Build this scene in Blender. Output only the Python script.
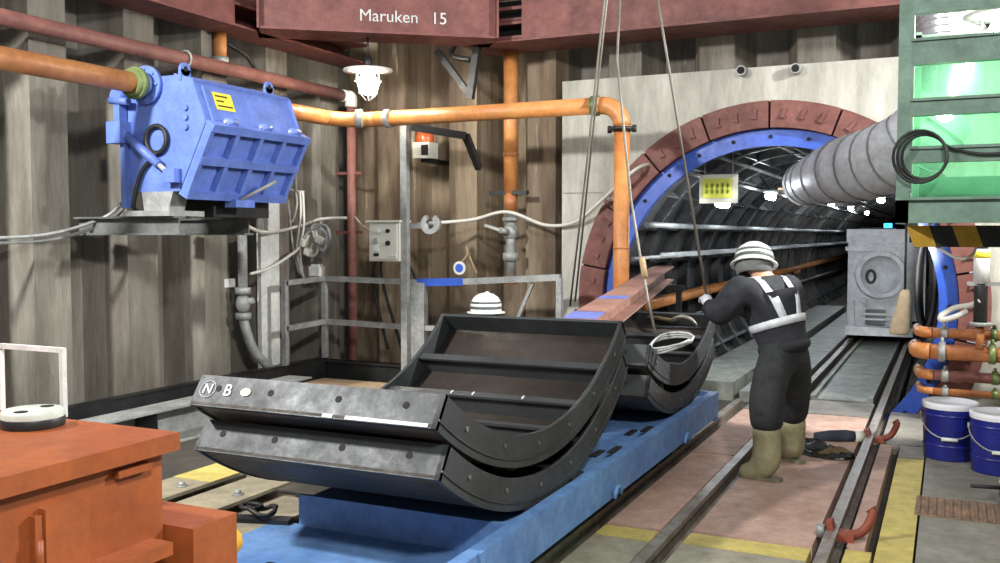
import bpy, math, random
from mathutils import Vector as V, Matrix as M
from mathutils.bvhtree import BVHTree
random.seed(7)
PI=math.pi
for o in list(bpy.data.objects): bpy.data.objects.remove(o)
SC=bpy.context.scene; COL=SC.collection

# ------------------------------------------------------------------ camera, world, lights, exposure
FPX=950.; YAW=math.radians(25.3); PIT=math.radians(2.8); CAM=V((0,0,1.52))
FW=V((-math.sin(YAW)*math.cos(PIT), math.cos(YAW)*math.cos(PIT), -math.sin(PIT)))
RT=V((math.cos(YAW), math.sin(YAW), 0)); UPV=RT.cross(FW)
cd=bpy.data.cameras.new('camera'); cam=bpy.data.objects.new('camera',cd); COL.objects.link(cam)
cd.sensor_width=36; cd.lens=36*FPX/1000; cd.clip_start=.05; cd.clip_end=200
cam.matrix_world=M.Translation(CAM) @ M((RT,UPV,-FW)).transposed().to_4x4()
SC.camera=cam
def at(px,py,ax,val):
    """pixel -> point where its ray meets the plane axis=val"""
    d=FW+RT*((px-500)/FPX)-UPV*((py-281.5)/FPX)
    return CAM+d*((val-CAM[ax])/d[ax])
w=bpy.data.worlds.new('world'); SC.world=w; w.use_nodes=True
w.node_tree.nodes['Background'].inputs[0].default_value=(.90,.95,1,1)
w.node_tree.nodes['Background'].inputs[1].default_value=.42
SC.view_settings.view_transform='Standard'; SC.view_settings.look='None'
SC.view_settings.gamma=1; SC.view_settings.use_curve_mapping=False
SC.view_settings.exposure=0.36
LAMP_W=150.0      # emission of the caged bulbs
TUBE_W=120.0      # emission of the tunnel lamps
def flood_light(loc,aim,power,size,col=(1,.985,.95)):
    l=bpy.data.lights.new('flood_beam','AREA'); l.energy=power; l.size=size; l.color=col; l.shape='DISK'; l.spread=math.radians(150)
    o=bpy.data.objects.new('flood_beam',l); COL.objects.link(o)
    o.location=loc; o.rotation_euler=(V(aim)-V(loc)).to_track_quat('-Z','Y').to_euler()
    return o
FLOODS=[((2.3,6.6,3.9),(-1.5,5.5,0),350,.35), ((1.4,-.6,4.6),(-4.0,5.5,.8),190,.5), ((-4.9,.6,4.3),(-4.9,6.5,.6),340,.4)]  # last two are added and unseen; they light left wall, locomotive and segments

# ------------------------------------------------------------------ materials
def lin(c):
    r=[]
    for x in c:
        x/=255.; r.append(x/12.92 if x<=.04045 else ((x+.055)/1.055)**2.4)
    return (*r,1)
MATS={}
def mat(name,c1,c2=None,c3=None,rough=.6,metal=0.,scale=3.,bump=.15,streak=1.,thr=.62,emit=0,spec=.5,fine=40.,grime=.30):
    """two-tone noise colour, optional third colour in patches (wear, rust, stain)"""
    if name in MATS: return MATS[name]
    m=bpy.data.materials.new(name); m.use_nodes=True; nt=m.node_tree; N=nt.nodes; L=nt.links
    b=N['Principled BSDF']; b.inputs['Roughness'].default_value=rough; b.inputs['Metallic'].default_value=metal
    b.inputs['Specular IOR Level'].default_value=spec
    if emit:
        b.inputs['Base Color'].default_value=lin(c1); b.inputs['Emission Color'].default_value=lin(c1); b.inputs['Emission Strength'].default_value=emit
        MATS[name]=m; return m
    tc=N.new('ShaderNodeTexCoord'); oi=N.new('ShaderNodeObjectInfo')
    ad=N.new('ShaderNodeVectorMath'); ad.operation='ADD'
    mu=N.new('ShaderNodeVectorMath'); mu.operation='SCALE'; mu.inputs[0].default_value=(31,17,23)
    L.new(oi.outputs['Random'],mu.inputs['Scale']); L.new(tc.outputs['Object'],ad.inputs[0]); L.new(mu.outputs[0],ad.inputs[1])
    mp=N.new('ShaderNodeMapping'); mp.inputs['Scale'].default_value=(1,1,streak); L.new(ad.outputs[0],mp.inputs[0])
    n1=N.new('ShaderNodeTexNoise'); n1.inputs['Scale'].default_value=scale; n1.inputs['Detail'].default_value=6; n1.inputs['Roughness'].default_value=.65
    L.new(mp.outputs[0],n1.inputs['Vector'])
    r1=N.new('ShaderNodeMapRange'); r1.inputs[1].default_value=.36; r1.inputs[2].default_value=.64; L.new(n1.outputs[0],r1.inputs[0])
    mx=N.new('ShaderNodeMix'); mx.data_type='RGBA'; mx.inputs[6].default_value=lin(c1); mx.inputs[7].default_value=lin(c2 or c1)
    L.new(r1.outputs[0],mx.inputs[0]); out=mx.outputs[2]
    if c3:
        n2=N.new('ShaderNodeTexNoise'); n2.inputs['Scale'].default_value=scale*1.9; n2.inputs['Detail'].default_value=8; n2.inputs['Roughness'].default_value=.7
        L.new(mp.outputs[0],n2.inputs['Vector'])
        r2=N.new('ShaderNodeMapRange'); r2.inputs[1].default_value=thr; r2.inputs[2].default_value=thr+.09; L.new(n2.outputs[0],r2.inputs[0])
        m2=N.new('ShaderNodeMix'); m2.data_type='RGBA'; m2.inputs[7].default_value=lin(c3)
        L.new(r2.outputs[0],m2.inputs[0]); L.new(out,m2.inputs[6]); out=m2.outputs[2]
    if bump:
        n4=N.new('ShaderNodeTexNoise'); n4.inputs['Scale'].default_value=scale*3.1; n4.inputs['Detail'].default_value=10; n4.inputs['Roughness'].default_value=.78
        L.new(mp.outputs[0],n4.inputs['Vector'])
        r4=N.new('ShaderNodeMapRange'); r4.inputs[1].default_value=.34; r4.inputs[2].default_value=.62; r4.inputs[3].default_value=1-grime; r4.inputs[4].default_value=1.06; L.new(n4.outputs[0],r4.inputs[0])
        cb=N.new('ShaderNodeVectorMath'); cb.operation='SCALE'; L.new(out,cb.inputs[0]); L.new(r4.outputs[0],cb.inputs['Scale']); out=cb.outputs[0]
        ra=N.new('ShaderNodeMapRange'); ra.inputs[1].default_value=.3; ra.inputs[2].default_value=.7; ra.inputs[3].default_value=min(1,rough+.14); ra.inputs[4].default_value=max(.1,rough-.10); L.new(n4.outputs[0],ra.inputs[0]); L.new(ra.outputs[0],b.inputs['Roughness'])
    L.new(out,b.inputs['Base Color'])
    if bump:
        n3=N.new('ShaderNodeTexNoise'); n3.inputs['Scale'].default_value=fine; n3.inputs['Detail'].default_value=4; L.new(mp.outputs[0],n3.inputs['Vector'])
        bp=N.new('ShaderNodeBump'); bp.inputs['Strength'].default_value=bump; bp.inputs['Distance'].default_value=.01
        L.new(n3.outputs[0],bp.inputs['Height']); L.new(bp.outputs[0],b.inputs['Normal'])
    MATS[name]=m; return m

pile_m=mat('sheet_pile',(136,132,122),(100,94,84),(166,162,150),rough=.75,metal=.1,scale=3,streak=.16,thr=.63,bump=.3)
pile_b=mat('sheet_pile_rusty',(150,134,112),(98,82,66),(188,176,154),rough=.75,metal=.1,scale=3.4,streak=.12,thr=.62,bump=.3)
soil_m=mat('dark_backing',(40,36,32),(26,24,22),rough=.9)
conc=mat('concrete',(194,193,184),(164,162,152),(222,220,212),rough=.85,scale=2.2,streak=.22,thr=.63,bump=.25)
steel_dk=mat('dark_steel',(64,66,67),(44,45,46),(92,84,74),rough=.42,metal=.55,scale=2.4,thr=.66,bump=.1)
seg_m=mat('segment_steel',(62,66,68),(47,50,52),(84,80,74),rough=.5,metal=.25,scale=2.2,thr=.68,bump=.08)
seg_rust=mat('segment_skin_steel',(72,64,58),(56,51,48),(92,76,62),rough=.55,metal=.4,scale=2.5,thr=.62,bump=.1)
seg_in=mat('segment_inner_steel',(66,68,70),(52,54,56),(112,88,60),rough=.45,metal=.3,scale=1.6,thr=.68,bump=.08)
tun_m=mat('lining_steel',(92,92,90),(58,58,57),(150,146,140),rough=.45,metal=.5,scale=3,thr=.67)
blue_t=mat('trolley_blue',(104,142,192),(84,122,176),(162,180,200),rough=.5,scale=4,thr=.68,bump=.12)
blue_h=mat('hopper_blue',(104,130,204),(92,116,190),(150,168,214),rough=.42,scale=2.5,thr=.72,bump=.05)
blue_r=mat('ring_blue',(52,92,196),(46,84,180),rough=.4,scale=3,bump=.04)
blue_p=mat('pail_blue',(30,38,128),(24,30,108),rough=.3,scale=4,bump=.03)
orange_l=mat('machine_orange',(160,86,44),(142,72,34),(188,132,96),rough=.45,scale=3.5,thr=.7,bump=.1)
orange_p=mat('pipe_orange',(204,140,80),(184,116,62),(150,96,62),rough=.45,scale=3,thr=.68,bump=.08)
copper_p=mat('pipe_brown_orange',(190,124,76),(160,98,58),(112,72,50),rough=.45,scale=5,thr=.64,bump=.08)
red_w=mat('waler_red',(122,72,66),(100,56,52),(146,104,94),rough=.6,scale=3,thr=.68,bump=.1)
red_p=mat('pipe_red',(150,100,92),(128,82,74),(176,138,128),rough=.55,scale=4,thr=.68,bump=.08)
red_f=mat('flange_red',(124,76,68),(102,58,52),(150,112,102),rough=.6,scale=4,thr=.68,bump=.15)
beam_br=mat('primer_brown',(152,112,98),(128,92,80),(176,146,130),rough=.6,scale=5,thr=.68)
beam_bl=mat('paint_mark_blue',(96,108,178),(88,98,160),rough=.6)
galv=mat('galvanised_steel',(170,172,170),(138,140,138),(190,190,186),rough=.5,metal=.2,scale=5,thr=.66,bump=.08)
grey_p=mat('grey_paint',(176,180,184),(154,158,162),(126,126,124),rough=.5,scale=3,thr=.7)
dark_m=mat('black_rubber',(30,30,31),(22,22,23),rough=.55,bump=.05)
cable_w=mat('white_cable',(206,204,196),(188,186,178),rough=.5,bump=0)
panel_m=mat('cream_panel',(206,206,196),(196,196,186),rough=.45,scale=2,bump=0)
white_m=mat('white_paint',(222,224,220),(206,208,204),rough=.5,bump=.05)
chalk_m=mat('chalk',(196,200,198),(176,180,178),rough=.8,bump=0)
hole_m=mat('hole_black',(14,14,15),rough=.8,bump=0)
rail_m=mat('rail_steel',(146,138,128),(112,100,88),(176,170,160),rough=.4,metal=.3,scale=6,thr=.64)
ply_r=mat('plywood_red',(188,158,142),(168,136,120),(202,182,164),rough=.7,scale=3,thr=.66,bump=.15)
ply_g=mat('plywood_grey',(160,152,136),(136,128,114),(182,172,152),rough=.75,scale=3,thr=.66,bump=.15)
ply_y=mat('paint_yellow',(206,188,104),(184,168,96),(168,156,126),rough=.65,scale=4,thr=.66)
ply_t=mat('plywood_tan',(212,184,150),(198,168,134),rough=.7,scale=2,bump=.08)
plate_g=mat('floor_plate',(150,146,134),(126,122,112),(172,166,150),rough=.6,metal=.2,scale=2.5,thr=.66)
mat_rust=mat('rusty_grating',(150,120,96),(112,92,76),rough=.8,scale=6,bump=.2)
base_m=mat('floor_base',(72,66,58),(48,45,41),(96,88,76),rough=.85,scale=2.5,thr=.66)
beam_f=mat('floor_beam',(164,154,128),(124,116,100),(190,178,128),rough=.65,scale=3,thr=.68)
tunplate=mat('tunnel_plate',(142,146,136),(112,116,108),(166,168,158),rough=.5,metal=.3,scale=4,thr=.66)
green_s=mat('frame_green',(104,132,116),(86,112,98),(134,156,142),rough=.5,scale=4,thr=.68)
duct_m=mat('duct_fabric',(178,181,188),(158,161,168),(200,203,208),rough=.45,metal=.1,scale=5,thr=.66)
duct_s=mat('duct_silver',(206,206,214),(180,180,190),rough=.3,metal=.6,scale=6)
band_m=mat('duct_cord',(96,98,102),rough=.6,bump=0)
yel_m=mat('hazard_yellow',(214,170,52),(196,152,40),rough=.55)
blk_m=mat('hazard_black',(38,38,40),(28,28,30),rough=.55)
stick_y=mat('sticker_yellow',(232,212,60),rough=.5,bump=0)
sign_y=mat('sign_yellow_green',(206,214,92),(190,198,80),rough=.5,bump=0)
brass_m=mat('coupling_green',(120,136,84),(96,110,70),rough=.45,metal=.4)
jacket_m=mat('work_jacket_black',(34,36,44),(24,26,32),rough=.85,scale=6,bump=.15,fine=18)
pants_m=mat('work_trousers_black',(40,42,44),(26,28,30),rough=.85,scale=6,bump=.15,fine=18)
vest_m=mat('vest_reflective',(214,220,226),(196,202,208),rough=.4,bump=.05)
boot_m=mat('rubber_boot',(164,158,124),(142,136,104),(120,112,84),rough=.6,scale=7,thr=.66)
sole_m=mat('boot_sole',(132,126,104),(110,104,86),rough=.8)
skin_m=mat('skin',(196,150,124),(186,140,114),rough=.55,bump=.03)
glove_m=mat('work_glove',(196,196,206),(178,180,192),rough=.8,bump=.1)
helm_m=mat('helmet_white',(214,218,214),(200,204,200),rough=.3,bump=0)
helm_b=mat('helmet_band',(70,76,74),rough=.5,bump=0)
bulb_m=mat('bulb_glow',(255,246,228),emit=LAMP_W)
tube_m=mat('tunnel_lamp_glow',(236,244,255),emit=TUBE_W)
cyan_m=mat('signal_cyan',(40,190,255),emit=4)
amber_m=mat('beacon_amber',(200,96,48),(180,84,40),rough=.25,bump=0)
bag_m=mat('canvas_bag',(178,160,132),(156,140,116),rough=.9,bump=.2)
rag_m=mat('black_plastic',(34,34,34),(20,20,20),rough=.25,bump=.3,fine=12)
ragb=mat('brown_cloth',(132,112,76),(108,90,60),rough=.9)
rope_m=mat('wire_rope',(120,116,108),(88,84,78),rough=.5,metal=.5,bump=0)
wood_m=mat('timber',(176,150,114),(150,124,92),rough=.8,scale=6)
lid_m=mat('pail_lid',(224,224,228),(204,206,214),rough=.45,bump=0)
red_c=mat('clip_red',(150,76,52),(126,60,42),rough=.6)
def vinyl():
    m=bpy.data.materials.new('green_vinyl'); m.use_nodes=True; nt=m.node_tree; N=nt.nodes; L=nt.links
    b=N['Principled BSDF']; b.inputs['Base Color'].default_value=lin((130,190,160)); b.inputs['Roughness'].default_value=.25
    t=N.new('ShaderNodeBsdfTransparent'); t.inputs[0].default_value=lin((204,238,216))
    tl=N.new('ShaderNodeBsdfTranslucent'); tl.inputs[0].default_value=lin((140,210,172))
    m1=N.new('ShaderNodeMixShader'); m1.inputs[0].default_value=.5; L.new(b.outputs[0],m1.inputs[1]); L.new(tl.outputs[0],m1.inputs[2])
    m2=N.new('ShaderNodeMixShader'); m2.inputs[0].default_value=.78; L.new(m1.outputs[0],m2.inputs[1]); L.new(t.outputs[0],m2.inputs[2])
    L.new(m2.outputs[0],N['Material Output'].inputs[0]); return m
vinyl_m=vinyl()

# ------------------------------------------------------------------ mesh builder
def frame(p0,p1,up=V((0,0,1))):
    d=(V(p1)-V(p0)).normalized(); up=V(up)
    if abs(d.dot(up))>.98: up=V((0,1,0)) if abs(d.y)<.9 else V((1,0,0))
    s=d.cross(up).normalized(); return d,s,s.cross(d)
class MB:
    def __init__(s): s.v=[]; s.f=[]; s.sm=[]; s.mi=[]; s.cm=0
    def _add(s,vs,fs,smooth=False):
        b=len(s.v); s.v+= [V(p) for p in vs]
        for f in fs: s.f.append([b+i for i in f]); s.sm.append(smooth); s.mi.append(s.cm)
        return s
    def box(s,c,d,R=None):
        c=V(c); x,y,z=d[0]/2,d[1]/2,d[2]/2
        vs=[V((i,j,k)) for i in (-x,x) for j in (-y,y) for k in (-z,z)]
        if R: vs=[R@p for p in vs]
        return s._add([c+p for p in vs],[(0,1,3,2),(4,6,7,5),(0,4,5,1),(2,3,7,6),(0,2,6,4),(1,5,7,3)])
    def bb(s,x0,x1,y0,y1,z0,z1): return s.box(((x0+x1)/2,(y0+y1)/2,(z0+z1)/2),(abs(x1-x0),abs(y1-y0),abs(z1-z0)))
    def sweep(s,poly,p0,p1,up=V((0,0,1)),smooth=False):
        d,sd,u=frame(p0,p1,up); n=len(poly)
        vs=[V(p0)+sd*x+u*y for x,y in poly]+[V(p1)+sd*x+u*y for x,y in poly]
        return s._add(vs,[(i,(i+1)%n,n+(i+1)%n,n+i) for i in range(n)]+[tuple(range(n))[::-1],tuple(range(n,2*n))],smooth)
    def bar(s,p0,p1,w,h,up=V((0,0,1))): return s.sweep([(-w/2,-h/2),(w/2,-h/2),(w/2,h/2),(-w/2,h/2)],p0,p1,up)
    def ibeam(s,p0,p1,h,w,tf,tw,up=V((0,0,1))):
        a,b,t=w/2,h/2,tw/2
        return s.sweep([(-a,-b),(a,-b),(a,-b+tf),(t,-b+tf),(t,b-tf),(a,b-tf),(a,b),(-a,b),(-a,b-tf),(-t,b-tf),(-t,-b+tf),(-a,-b+tf)],p0,p1,up)
    def cyl(s,p0,p1,r0,r1=None,n=14):
        r1=r0 if r1 is None else r1
        d,sd,u=frame(p0,p1); vs=[]
        for p,r in ((p0,r0),(p1,r1)):
            vs+=[V(p)+(sd*math.cos(2*PI*i/n)+u*math.sin(2*PI*i/n))*r for i in range(n)]
        s._add(vs,[(i,(i+1)%n,n+(i+1)%n,n+i) for i in range(n)],True)
        b=len(s.v)-2*n
        for f in (list(range(b,b+n))[::-1],list(range(b+n,b+2*n))): s.f.append(f); s.sm.append(False); s.mi.append(s.cm)
        return s
    def tube(s,pts,r,n=8,closed=False,caps=True):
        pts=[V(p) for p in pts]; m=len(pts); rs=r if isinstance(r,(list,tuple)) else [r]*m; vs=[]; sd=None
        for i,p in enumerate(pts):
            a=pts[i-1] if (i or closed) else p; b=pts[(i+1)%m] if (i<m-1 or closed) else p
            d=(b-a).normalized()
            if sd is None: sd=frame((0,0,0),d)[1]
            sd=(sd-d*sd.dot(d)).normalized(); u=sd.cross(d)
            vs+=[p+(sd*math.cos(2*PI*k/n)+u*math.sin(2*PI*k/n))*rs[i] for k in range(n)]
        fs=[(i*n+k,i*n+(k+1)%n,((i+1)%m)*n+(k+1)%n,((i+1)%m)*n+k) for i in range(m if closed else m-1) for k in range(n)]
        s._add(vs,fs,True)
        if not closed and caps:
            b=len(s.v)-m*n
            for f in (list(range(b,b+n))[::-1],list(range(b+(m-1)*n,b+m*n))): s.f.append(f); s.sm.append(False); s.mi.append(s.cm)
        return s
    def prism(s,poly,ax,a,b):
        def P(p,t): return {0:(t,p[0],p[1]),1:(p[0],t,p[1]),2:(p[0],p[1],t)}[ax]
        n=len(poly)
        return s._add([P(p,a) for p in poly]+[P(p,b) for p in poly],[(i,(i+1)%n,n+(i+1)%n,n+i) for i in range(n)]+[tuple(range(n))[::-1],tuple(range(n,2*n))])
    def arc(s,ax,c,r0,r1,a0,a1,t0,t1,n=24,smooth=True):
        """annular sector about axis ax (0: in the YZ plane, 1: in XZ), angle measured from straight down / centre c"""
        vs=[]; full=abs(a1-a0)>2*PI-1e-4; m=n if full else n+1
        for i in range(m):
            a=a0+(a1-a0)*i/n; sn,cs=math.sin(a),-math.cos(a)
            for r,t in ((r0,t0),(r0,t1),(r1,t1),(r1,t0)):
                q=(c[0]+r*sn,c[1]+r*cs); vs.append((t,q[0],q[1]) if ax==0 else (q[0],t,q[1]))
        fs=[]; k=n
        for i in range(k):
            j=(i+1)%m
            for e in range(4): fs.append((i*4+e,i*4+(e+1)%4,j*4+(e+1)%4,j*4+e))
        b=len(s.v); s._add(vs,fs,False)
        for q in range(len(fs)):
            if q%2==0: s.sm[len(s.f)-len(fs)+q]=smooth
        if not full:
            s._add([],[]); 
            for f in ((b,b+1,b+2,b+3)[::-1],(b+4*n,b+4*n+1,b+4*n+2,b+4*n+3)): s.f.append(list(f)); s.sm.append(False); s.mi.append(s.cm)
        return s
    def lathe(s,prof,c,n=20,ax=V((0,0,1))):
        d,sd,u=frame((0,0,0),ax); c=V(c); vs=[]
        for r,z in prof: vs+=[c+d*z+(sd*math.cos(2*PI*k/n)+u*math.sin(2*PI*k/n))*max(r,1e-4) for k in range(n)]
        return s._add(vs,[(i*n+k,i*n+(k+1)%n,(i+1)*n+(k+1)%n,(i+1)*n+k) for i in range(len(prof)-1) for k in range(n)],True)
    def ball(s,c,r,nu=12,nv=8):
        r=r if isinstance(r,(tuple,list)) else (r,r,r); c=V(c); vs=[]
        for i in range(nv+1):
            t=PI*i/nv
            for k in range(nu):
                p=2*PI*k/nu; vs.append(c+V((r[0]*math.sin(t)*math.cos(p),r[1]*math.sin(t)*math.sin(p),r[2]*math.cos(t))))
        return s._add(vs,[(i*nu+k,i*nu+(k+1)%nu,(i+1)*nu+(k+1)%nu,(i+1)*nu+k) for i in range(nv) for k in range(nu)],True)
    def rect_tube(s,p0,p1,w=.04): return s.bar(p0,p1,w,w)
    def build(s,name,m,parent=None,org=None):
        org=V(org) if org is not None else (parent_origin(parent) if parent else V((0,0,0)))
        me=bpy.data.meshes.new(name); me.from_pydata([p-org for p in s.v],[],s.f)
        ms=m if isinstance(m,(list,tuple)) else [m]
        for q in ms: me.materials.append(q)
        for i,p in enumerate(me.polygons): p.use_smooth=s.sm[i]; p.material_index=min(s.mi[i],len(ms)-1)
        me.validate(); me.update(); fixn(me)
        o=bpy.data.objects.new(name,me); COL.objects.link(o)
        if parent: o.parent=parent
        elif org.length: o.location=org
        return o
import bmesh
def fixn(me):
    bm=bmesh.new(); bm.from_mesh(me); bmesh.ops.recalc_face_normals(bm,faces=bm.faces); bm.to_mesh(me); bm.free()
def parent_origin(o):
    t=V((0,0,0))
    while o: t=t+o.location; o=o.parent
    return t
def tag(o,label,cat,group=None):
    o['label']=label; o['category']=cat
    if group: o['group']=group
    return o
def thing(name,label,cat,loc,group=None):
    o=bpy.data.objects.new(name,None); o.empty_display_size=.05; COL.objects.link(o); o.location=loc
    return tag(o,label,cat,group)
def struct(name,mb,m,org=(0,0,0)):
    o=mb.build(name,m,None,org); o['kind']='structure'; return o
def single(name,mb,m,label,cat,org,group=None): return tag(mb.build(name,m,None,org),label,cat,group)
def copy_tree(o,parent=None):
    c=o.copy(); COL.objects.link(c); c.parent=parent
    for ch in list(o.children): copy_tree(ch,c)
    return c
def cat_rom(pts,k=6):
    pts=[V(p) for p in pts]; P=[pts[0]]+pts+[pts[-1]]; out=[]
    for i in range(1,len(P)-2):
        a,b,c,d=P[i-1],P[i],P[i+1],P[i+2]
        for j in range(k):
            t=j/k; out.append(.5*((2*b)+(c-a)*t+(2*a-5*b+4*c-d)*t*t+(3*b-a-3*c+d)*t**3))
    return out+[pts[-1]]
def text_mesh(name,body,size,mw,m,parent,ext=.002,bold=0):
    cu=bpy.data.curves.new(name,'FONT'); cu.body=body; cu.size=size; cu.extrude=ext; cu.offset=bold; cu.align_x='CENTER'; cu.align_y='CENTER'
    t=bpy.data.objects.new(name+'_tmp',cu); COL.objects.link(t); bpy.context.view_layer.update()
    me=bpy.data.meshes.new_from_object(t.evaluated_get(bpy.context.evaluated_depsgraph_get())); bpy.data.objects.remove(t)
    me.name=name; me.transform(M.Translation(-parent_origin(parent)) @ mw); me.materials.clear(); me.materials.append(m)
    o=bpy.data.objects.new(name,me); COL.objects.link(o); o.parent=parent; return o
def axes(loc,x,y):
    x=V(x).normalized(); y=V(y); y=(y-x*y.dot(x)).normalized(); z=x.cross(y)
    return M.Translation(V(loc)) @ M((x,y,z)).transposed().to_4x4()

# ------------------------------------------------------------------ the setting
ZB=-.08                         # base under the boards; boards' top is z = 0
floor=struct('floor',MB().bb(-6.6,3.3,-2,9.1,ZB-.2,ZB),base_m)
def panel(x0,x1,y0,y1,m,z1=0.,name='floor_panel',z0=None):
    g=.006; z0=ZB if z0 is None else z0
    return MB().bb(x0+g,x1-g,y0+g,y1-g,z0,z1).build(name,m,floor)
RL,RR=-1.24,-.50                # rails of the walked track
TL,TR=-2.42,-1.68               # rails under the trolley
for (y0,y1,m) in ((-1.5,1.2,ply_g),(1.2,2.9,ply_g),(2.9,4.56,ply_g),(4.56,4.75,ply_y),(4.78,6.62,ply_r),(6.64,8.40,ply_r),(8.42,9.1,plate_g)):
    panel(RL+.07,RR-.07,y0,y1,m)
for (y0,y1,m) in ((-1.5,2.9,ply_g),(2.9,4.52,ply_g),(4.52,4.70,ply_y),(4.72,6.55,ply_r),(6.57,8.40,ply_r),(8.42,9.1,plate_g)):
    panel(TR+.07,RL-.07,y0,y1,m)
panel(RR+.07,-.335,4.86,7.38,ply_r); panel(RR+.07,-.30,3.0,4.82,ply_y); panel(RR+.07,-.30,-1.5,2.98,ply_g); panel(RR+.07,-.12,7.42,8.78,plate_g)
panel(-.295,-.12,-1.5,3.4,ply_y); panel(-.295,-.12,3.42,6.98,ply_y); panel(-.295,-.12,7.0,7.40,plate_g)
for x0,x1 in ((-.12,1.1),(1.1,2.2),(2.2,3.3)):
    for y0,y1 in ((-1.5,1.6),(1.6,4.3),(4.3,6.9),(6.9,8.78)): panel(x0,x1,y0,y1,plate_g,name='steel_plate')
for y0,y1 in ((-1.5,2.6),(2.6,5.6),(5.6,8.4)): panel(TL+.07,TR-.07,y0,y1,base_m,-.05)

# sheet piles
def pile_mesh(z0,z1,m,name):
    pts=[(-.235,0),(-.165,.20),(.165,.20),(.235,0)]; t=.022
    poly=pts+[(.235-.02,-.012),(.165-.018,.20-t),(-.165+.018,.20-t),(-.235+.02,-.012)]
    o=MB().prism(poly,2,z0,z1).build(name,m); me=o.data; bpy.data.objects.remove(o); return me
pl=pile_mesh(-.3,5.2,pile_m,'sheet_pile'); pbk=pile_mesh(-.3,5.2,pile_b,'sheet_pile'); ptop=pile_mesh(2.75,5.2,pile_m,'sheet_pile')
def pile(me,x,y,rz,par):
    o=bpy.data.objects.new('sheet_pile',me); COL.objects.link(o); o.parent=par; o.location=(x,y,0); o.rotation_euler=(0,0,rz); return o
wl=struct('wall_left',MB().bb(-6.75,-6.62,-2,9.5,-.3,5.2),soil_m)
for k in range(-16,11):         # front (towards +X) flanges are centred on Y = 5.08 + 0.9 k/2
    y=5.08+.45*k
    if -2<y<9.2: pile(pl,-6.37,y,(-PI/2 if k%2==0 else PI/2),wl)
wb=struct('wall_back',MB().bb(-6.75,3.3,9.50,9.62,2.5,5.2).bb(-6.75,-3.3,9.50,9.62,-.3,2.5),soil_m)
for k in range(-8,16):
    x=-3.82+.45*k
    if x<-6.5 or x>3.2: continue
    pile(pbk if x<-3.4 else ptop,x,9.26,(PI if k%2==0 else 0),wb)
wr=struct('wall_right',MB().bb(3.5,3.6,-2,9.5,-.3,5.2),soil_m)
for k in range(-1,12):
    for q in (0,1): pile(pl,3.32,-.4+.9*k+.45*q,(PI/2 if q else -PI/2),wr)

# concrete head wall with the round opening
CX,CZ,RO=-1.475,.92,1.80
def headwall():
    x0,x1,z0,z1=-3.48,3.2,-1.2,3.03; y0,y1=8.8,9.03; n=96; b=MB(); vs=[]
    angs=sorted(set([2*PI*i/n for i in range(n)]+[math.atan2(z-CZ,x-CX)%(2*PI) for x in (x0,x1) for z in (z0,z1)])); m=len(angs)
    for a in angs:
        c,s_=math.cos(a),math.sin(a)
        tx=((x1 if c>0 else x0)-CX)/c if abs(c)>1e-9 else 1e9; tz=((z1 if s_>0 else z0)-CZ)/s_ if abs(s_)>1e-9 else 1e9
        t=min(tx,tz)
        for r in (RO,t): 
            for y in (y0,y1): vs.append((CX+c*r,y,CZ+s_*r))
    fs=[]
    for i in range(m):
        j=(i+1)%m
        for e in ((0,2),(2,3),(3,1),(1,0)): fs.append((i*4+e[0],i*4+e[1],j*4+e[1],j*4+e[0]))
    b._add(vs,fs); return b
wh=struct('wall_headwall',headwall(),conc)
for px,py in ((743,72),(797,70)):
    p=at(px,py,1,8.8); ps=MB().cyl(p+V((0,.01,0)),p+V((0,-.10,0)),.045,n=14).build('pipe_sleeve',galv,wh)
    MB().cyl(p+V((0,-.10,0)),p+V((0,-.104,0)),.034,n=14).build('sleeve_bore',hole_m,ps)
# joint line in the concrete
MB().bb(-3.47,-3.05,8.794,8.8,1.93,1.938).build('pour_joint',plate_g,wh)

# tunnel lining
TY0,TY1=9.0,44.0
wt=struct('wall_tunnel',MB().arc(1,(CX,CZ),1.62,1.66,0,2*PI,TY0,TY1,48).bb(CX-1.7,CX+1.7,TY1,TY1+.05,CZ-1.7,CZ+1.7),soil_m)
def ring_mesh():
    b=MB(); Wd=.9; g=.012
    b.arc(1,(CX,CZ),1.59,1.615,0,2*PI,0,Wd,48)
    for y in (g,Wd-g-.035): b.arc(1,(CX,CZ),1.49,1.595,0,2*PI,y,y+.035,48)
    for i in range(24):
        a=2*PI*i/24+.06; th=.045 if i%4==0 else .02
        c=V((CX+math.sin(a)*1.545,Wd/2,CZ-math.cos(a)*1.545)); R=M.Rotation(-a,3,'Y')
        b.box(c,(th,Wd-.06,.10),R)
    o=b.build('lining_ring',tun_m); me=o.data; bpy.data.objects.remove(o); return me
rm=ring_mesh()
for k in range(38):
    o=bpy.data.objects.new('lining_ring',rm); COL.objects.link(o); o.parent=wt; o.location=(0,TY0+.05+.9*k,0)
tf=struct('floor_tunnel',MB().bb(-2.52,-.41,9.1,TY1,ZB-.12,ZB),base_m)
for k in range(6):
    MB().bb(-1.14,-.60,9.2+1.82*k,9.2+1.82*k+1.8,ZB,.0).bb(-1.14,-1.10,9.2+1.82*k,9.2+1.82*k+1.8,0,.03).bb(-.64,-.60,9.2+1.82*k,9.2+1.82*k+1.8,0,.03).build('steel_plate',tunplate,tf)
    MB().bb(-1.80,-1.36,9.2+1.82*k,9.2+1.82*k+1.8,ZB,.02).build('walkway_plate',tunplate,tf)
    MB().bb(-2.40,-1.86,9.2+1.82*k,9.2+1.82*k+1.8,ZB,.10).build('walkway_plate',tunplate,tf)

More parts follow.
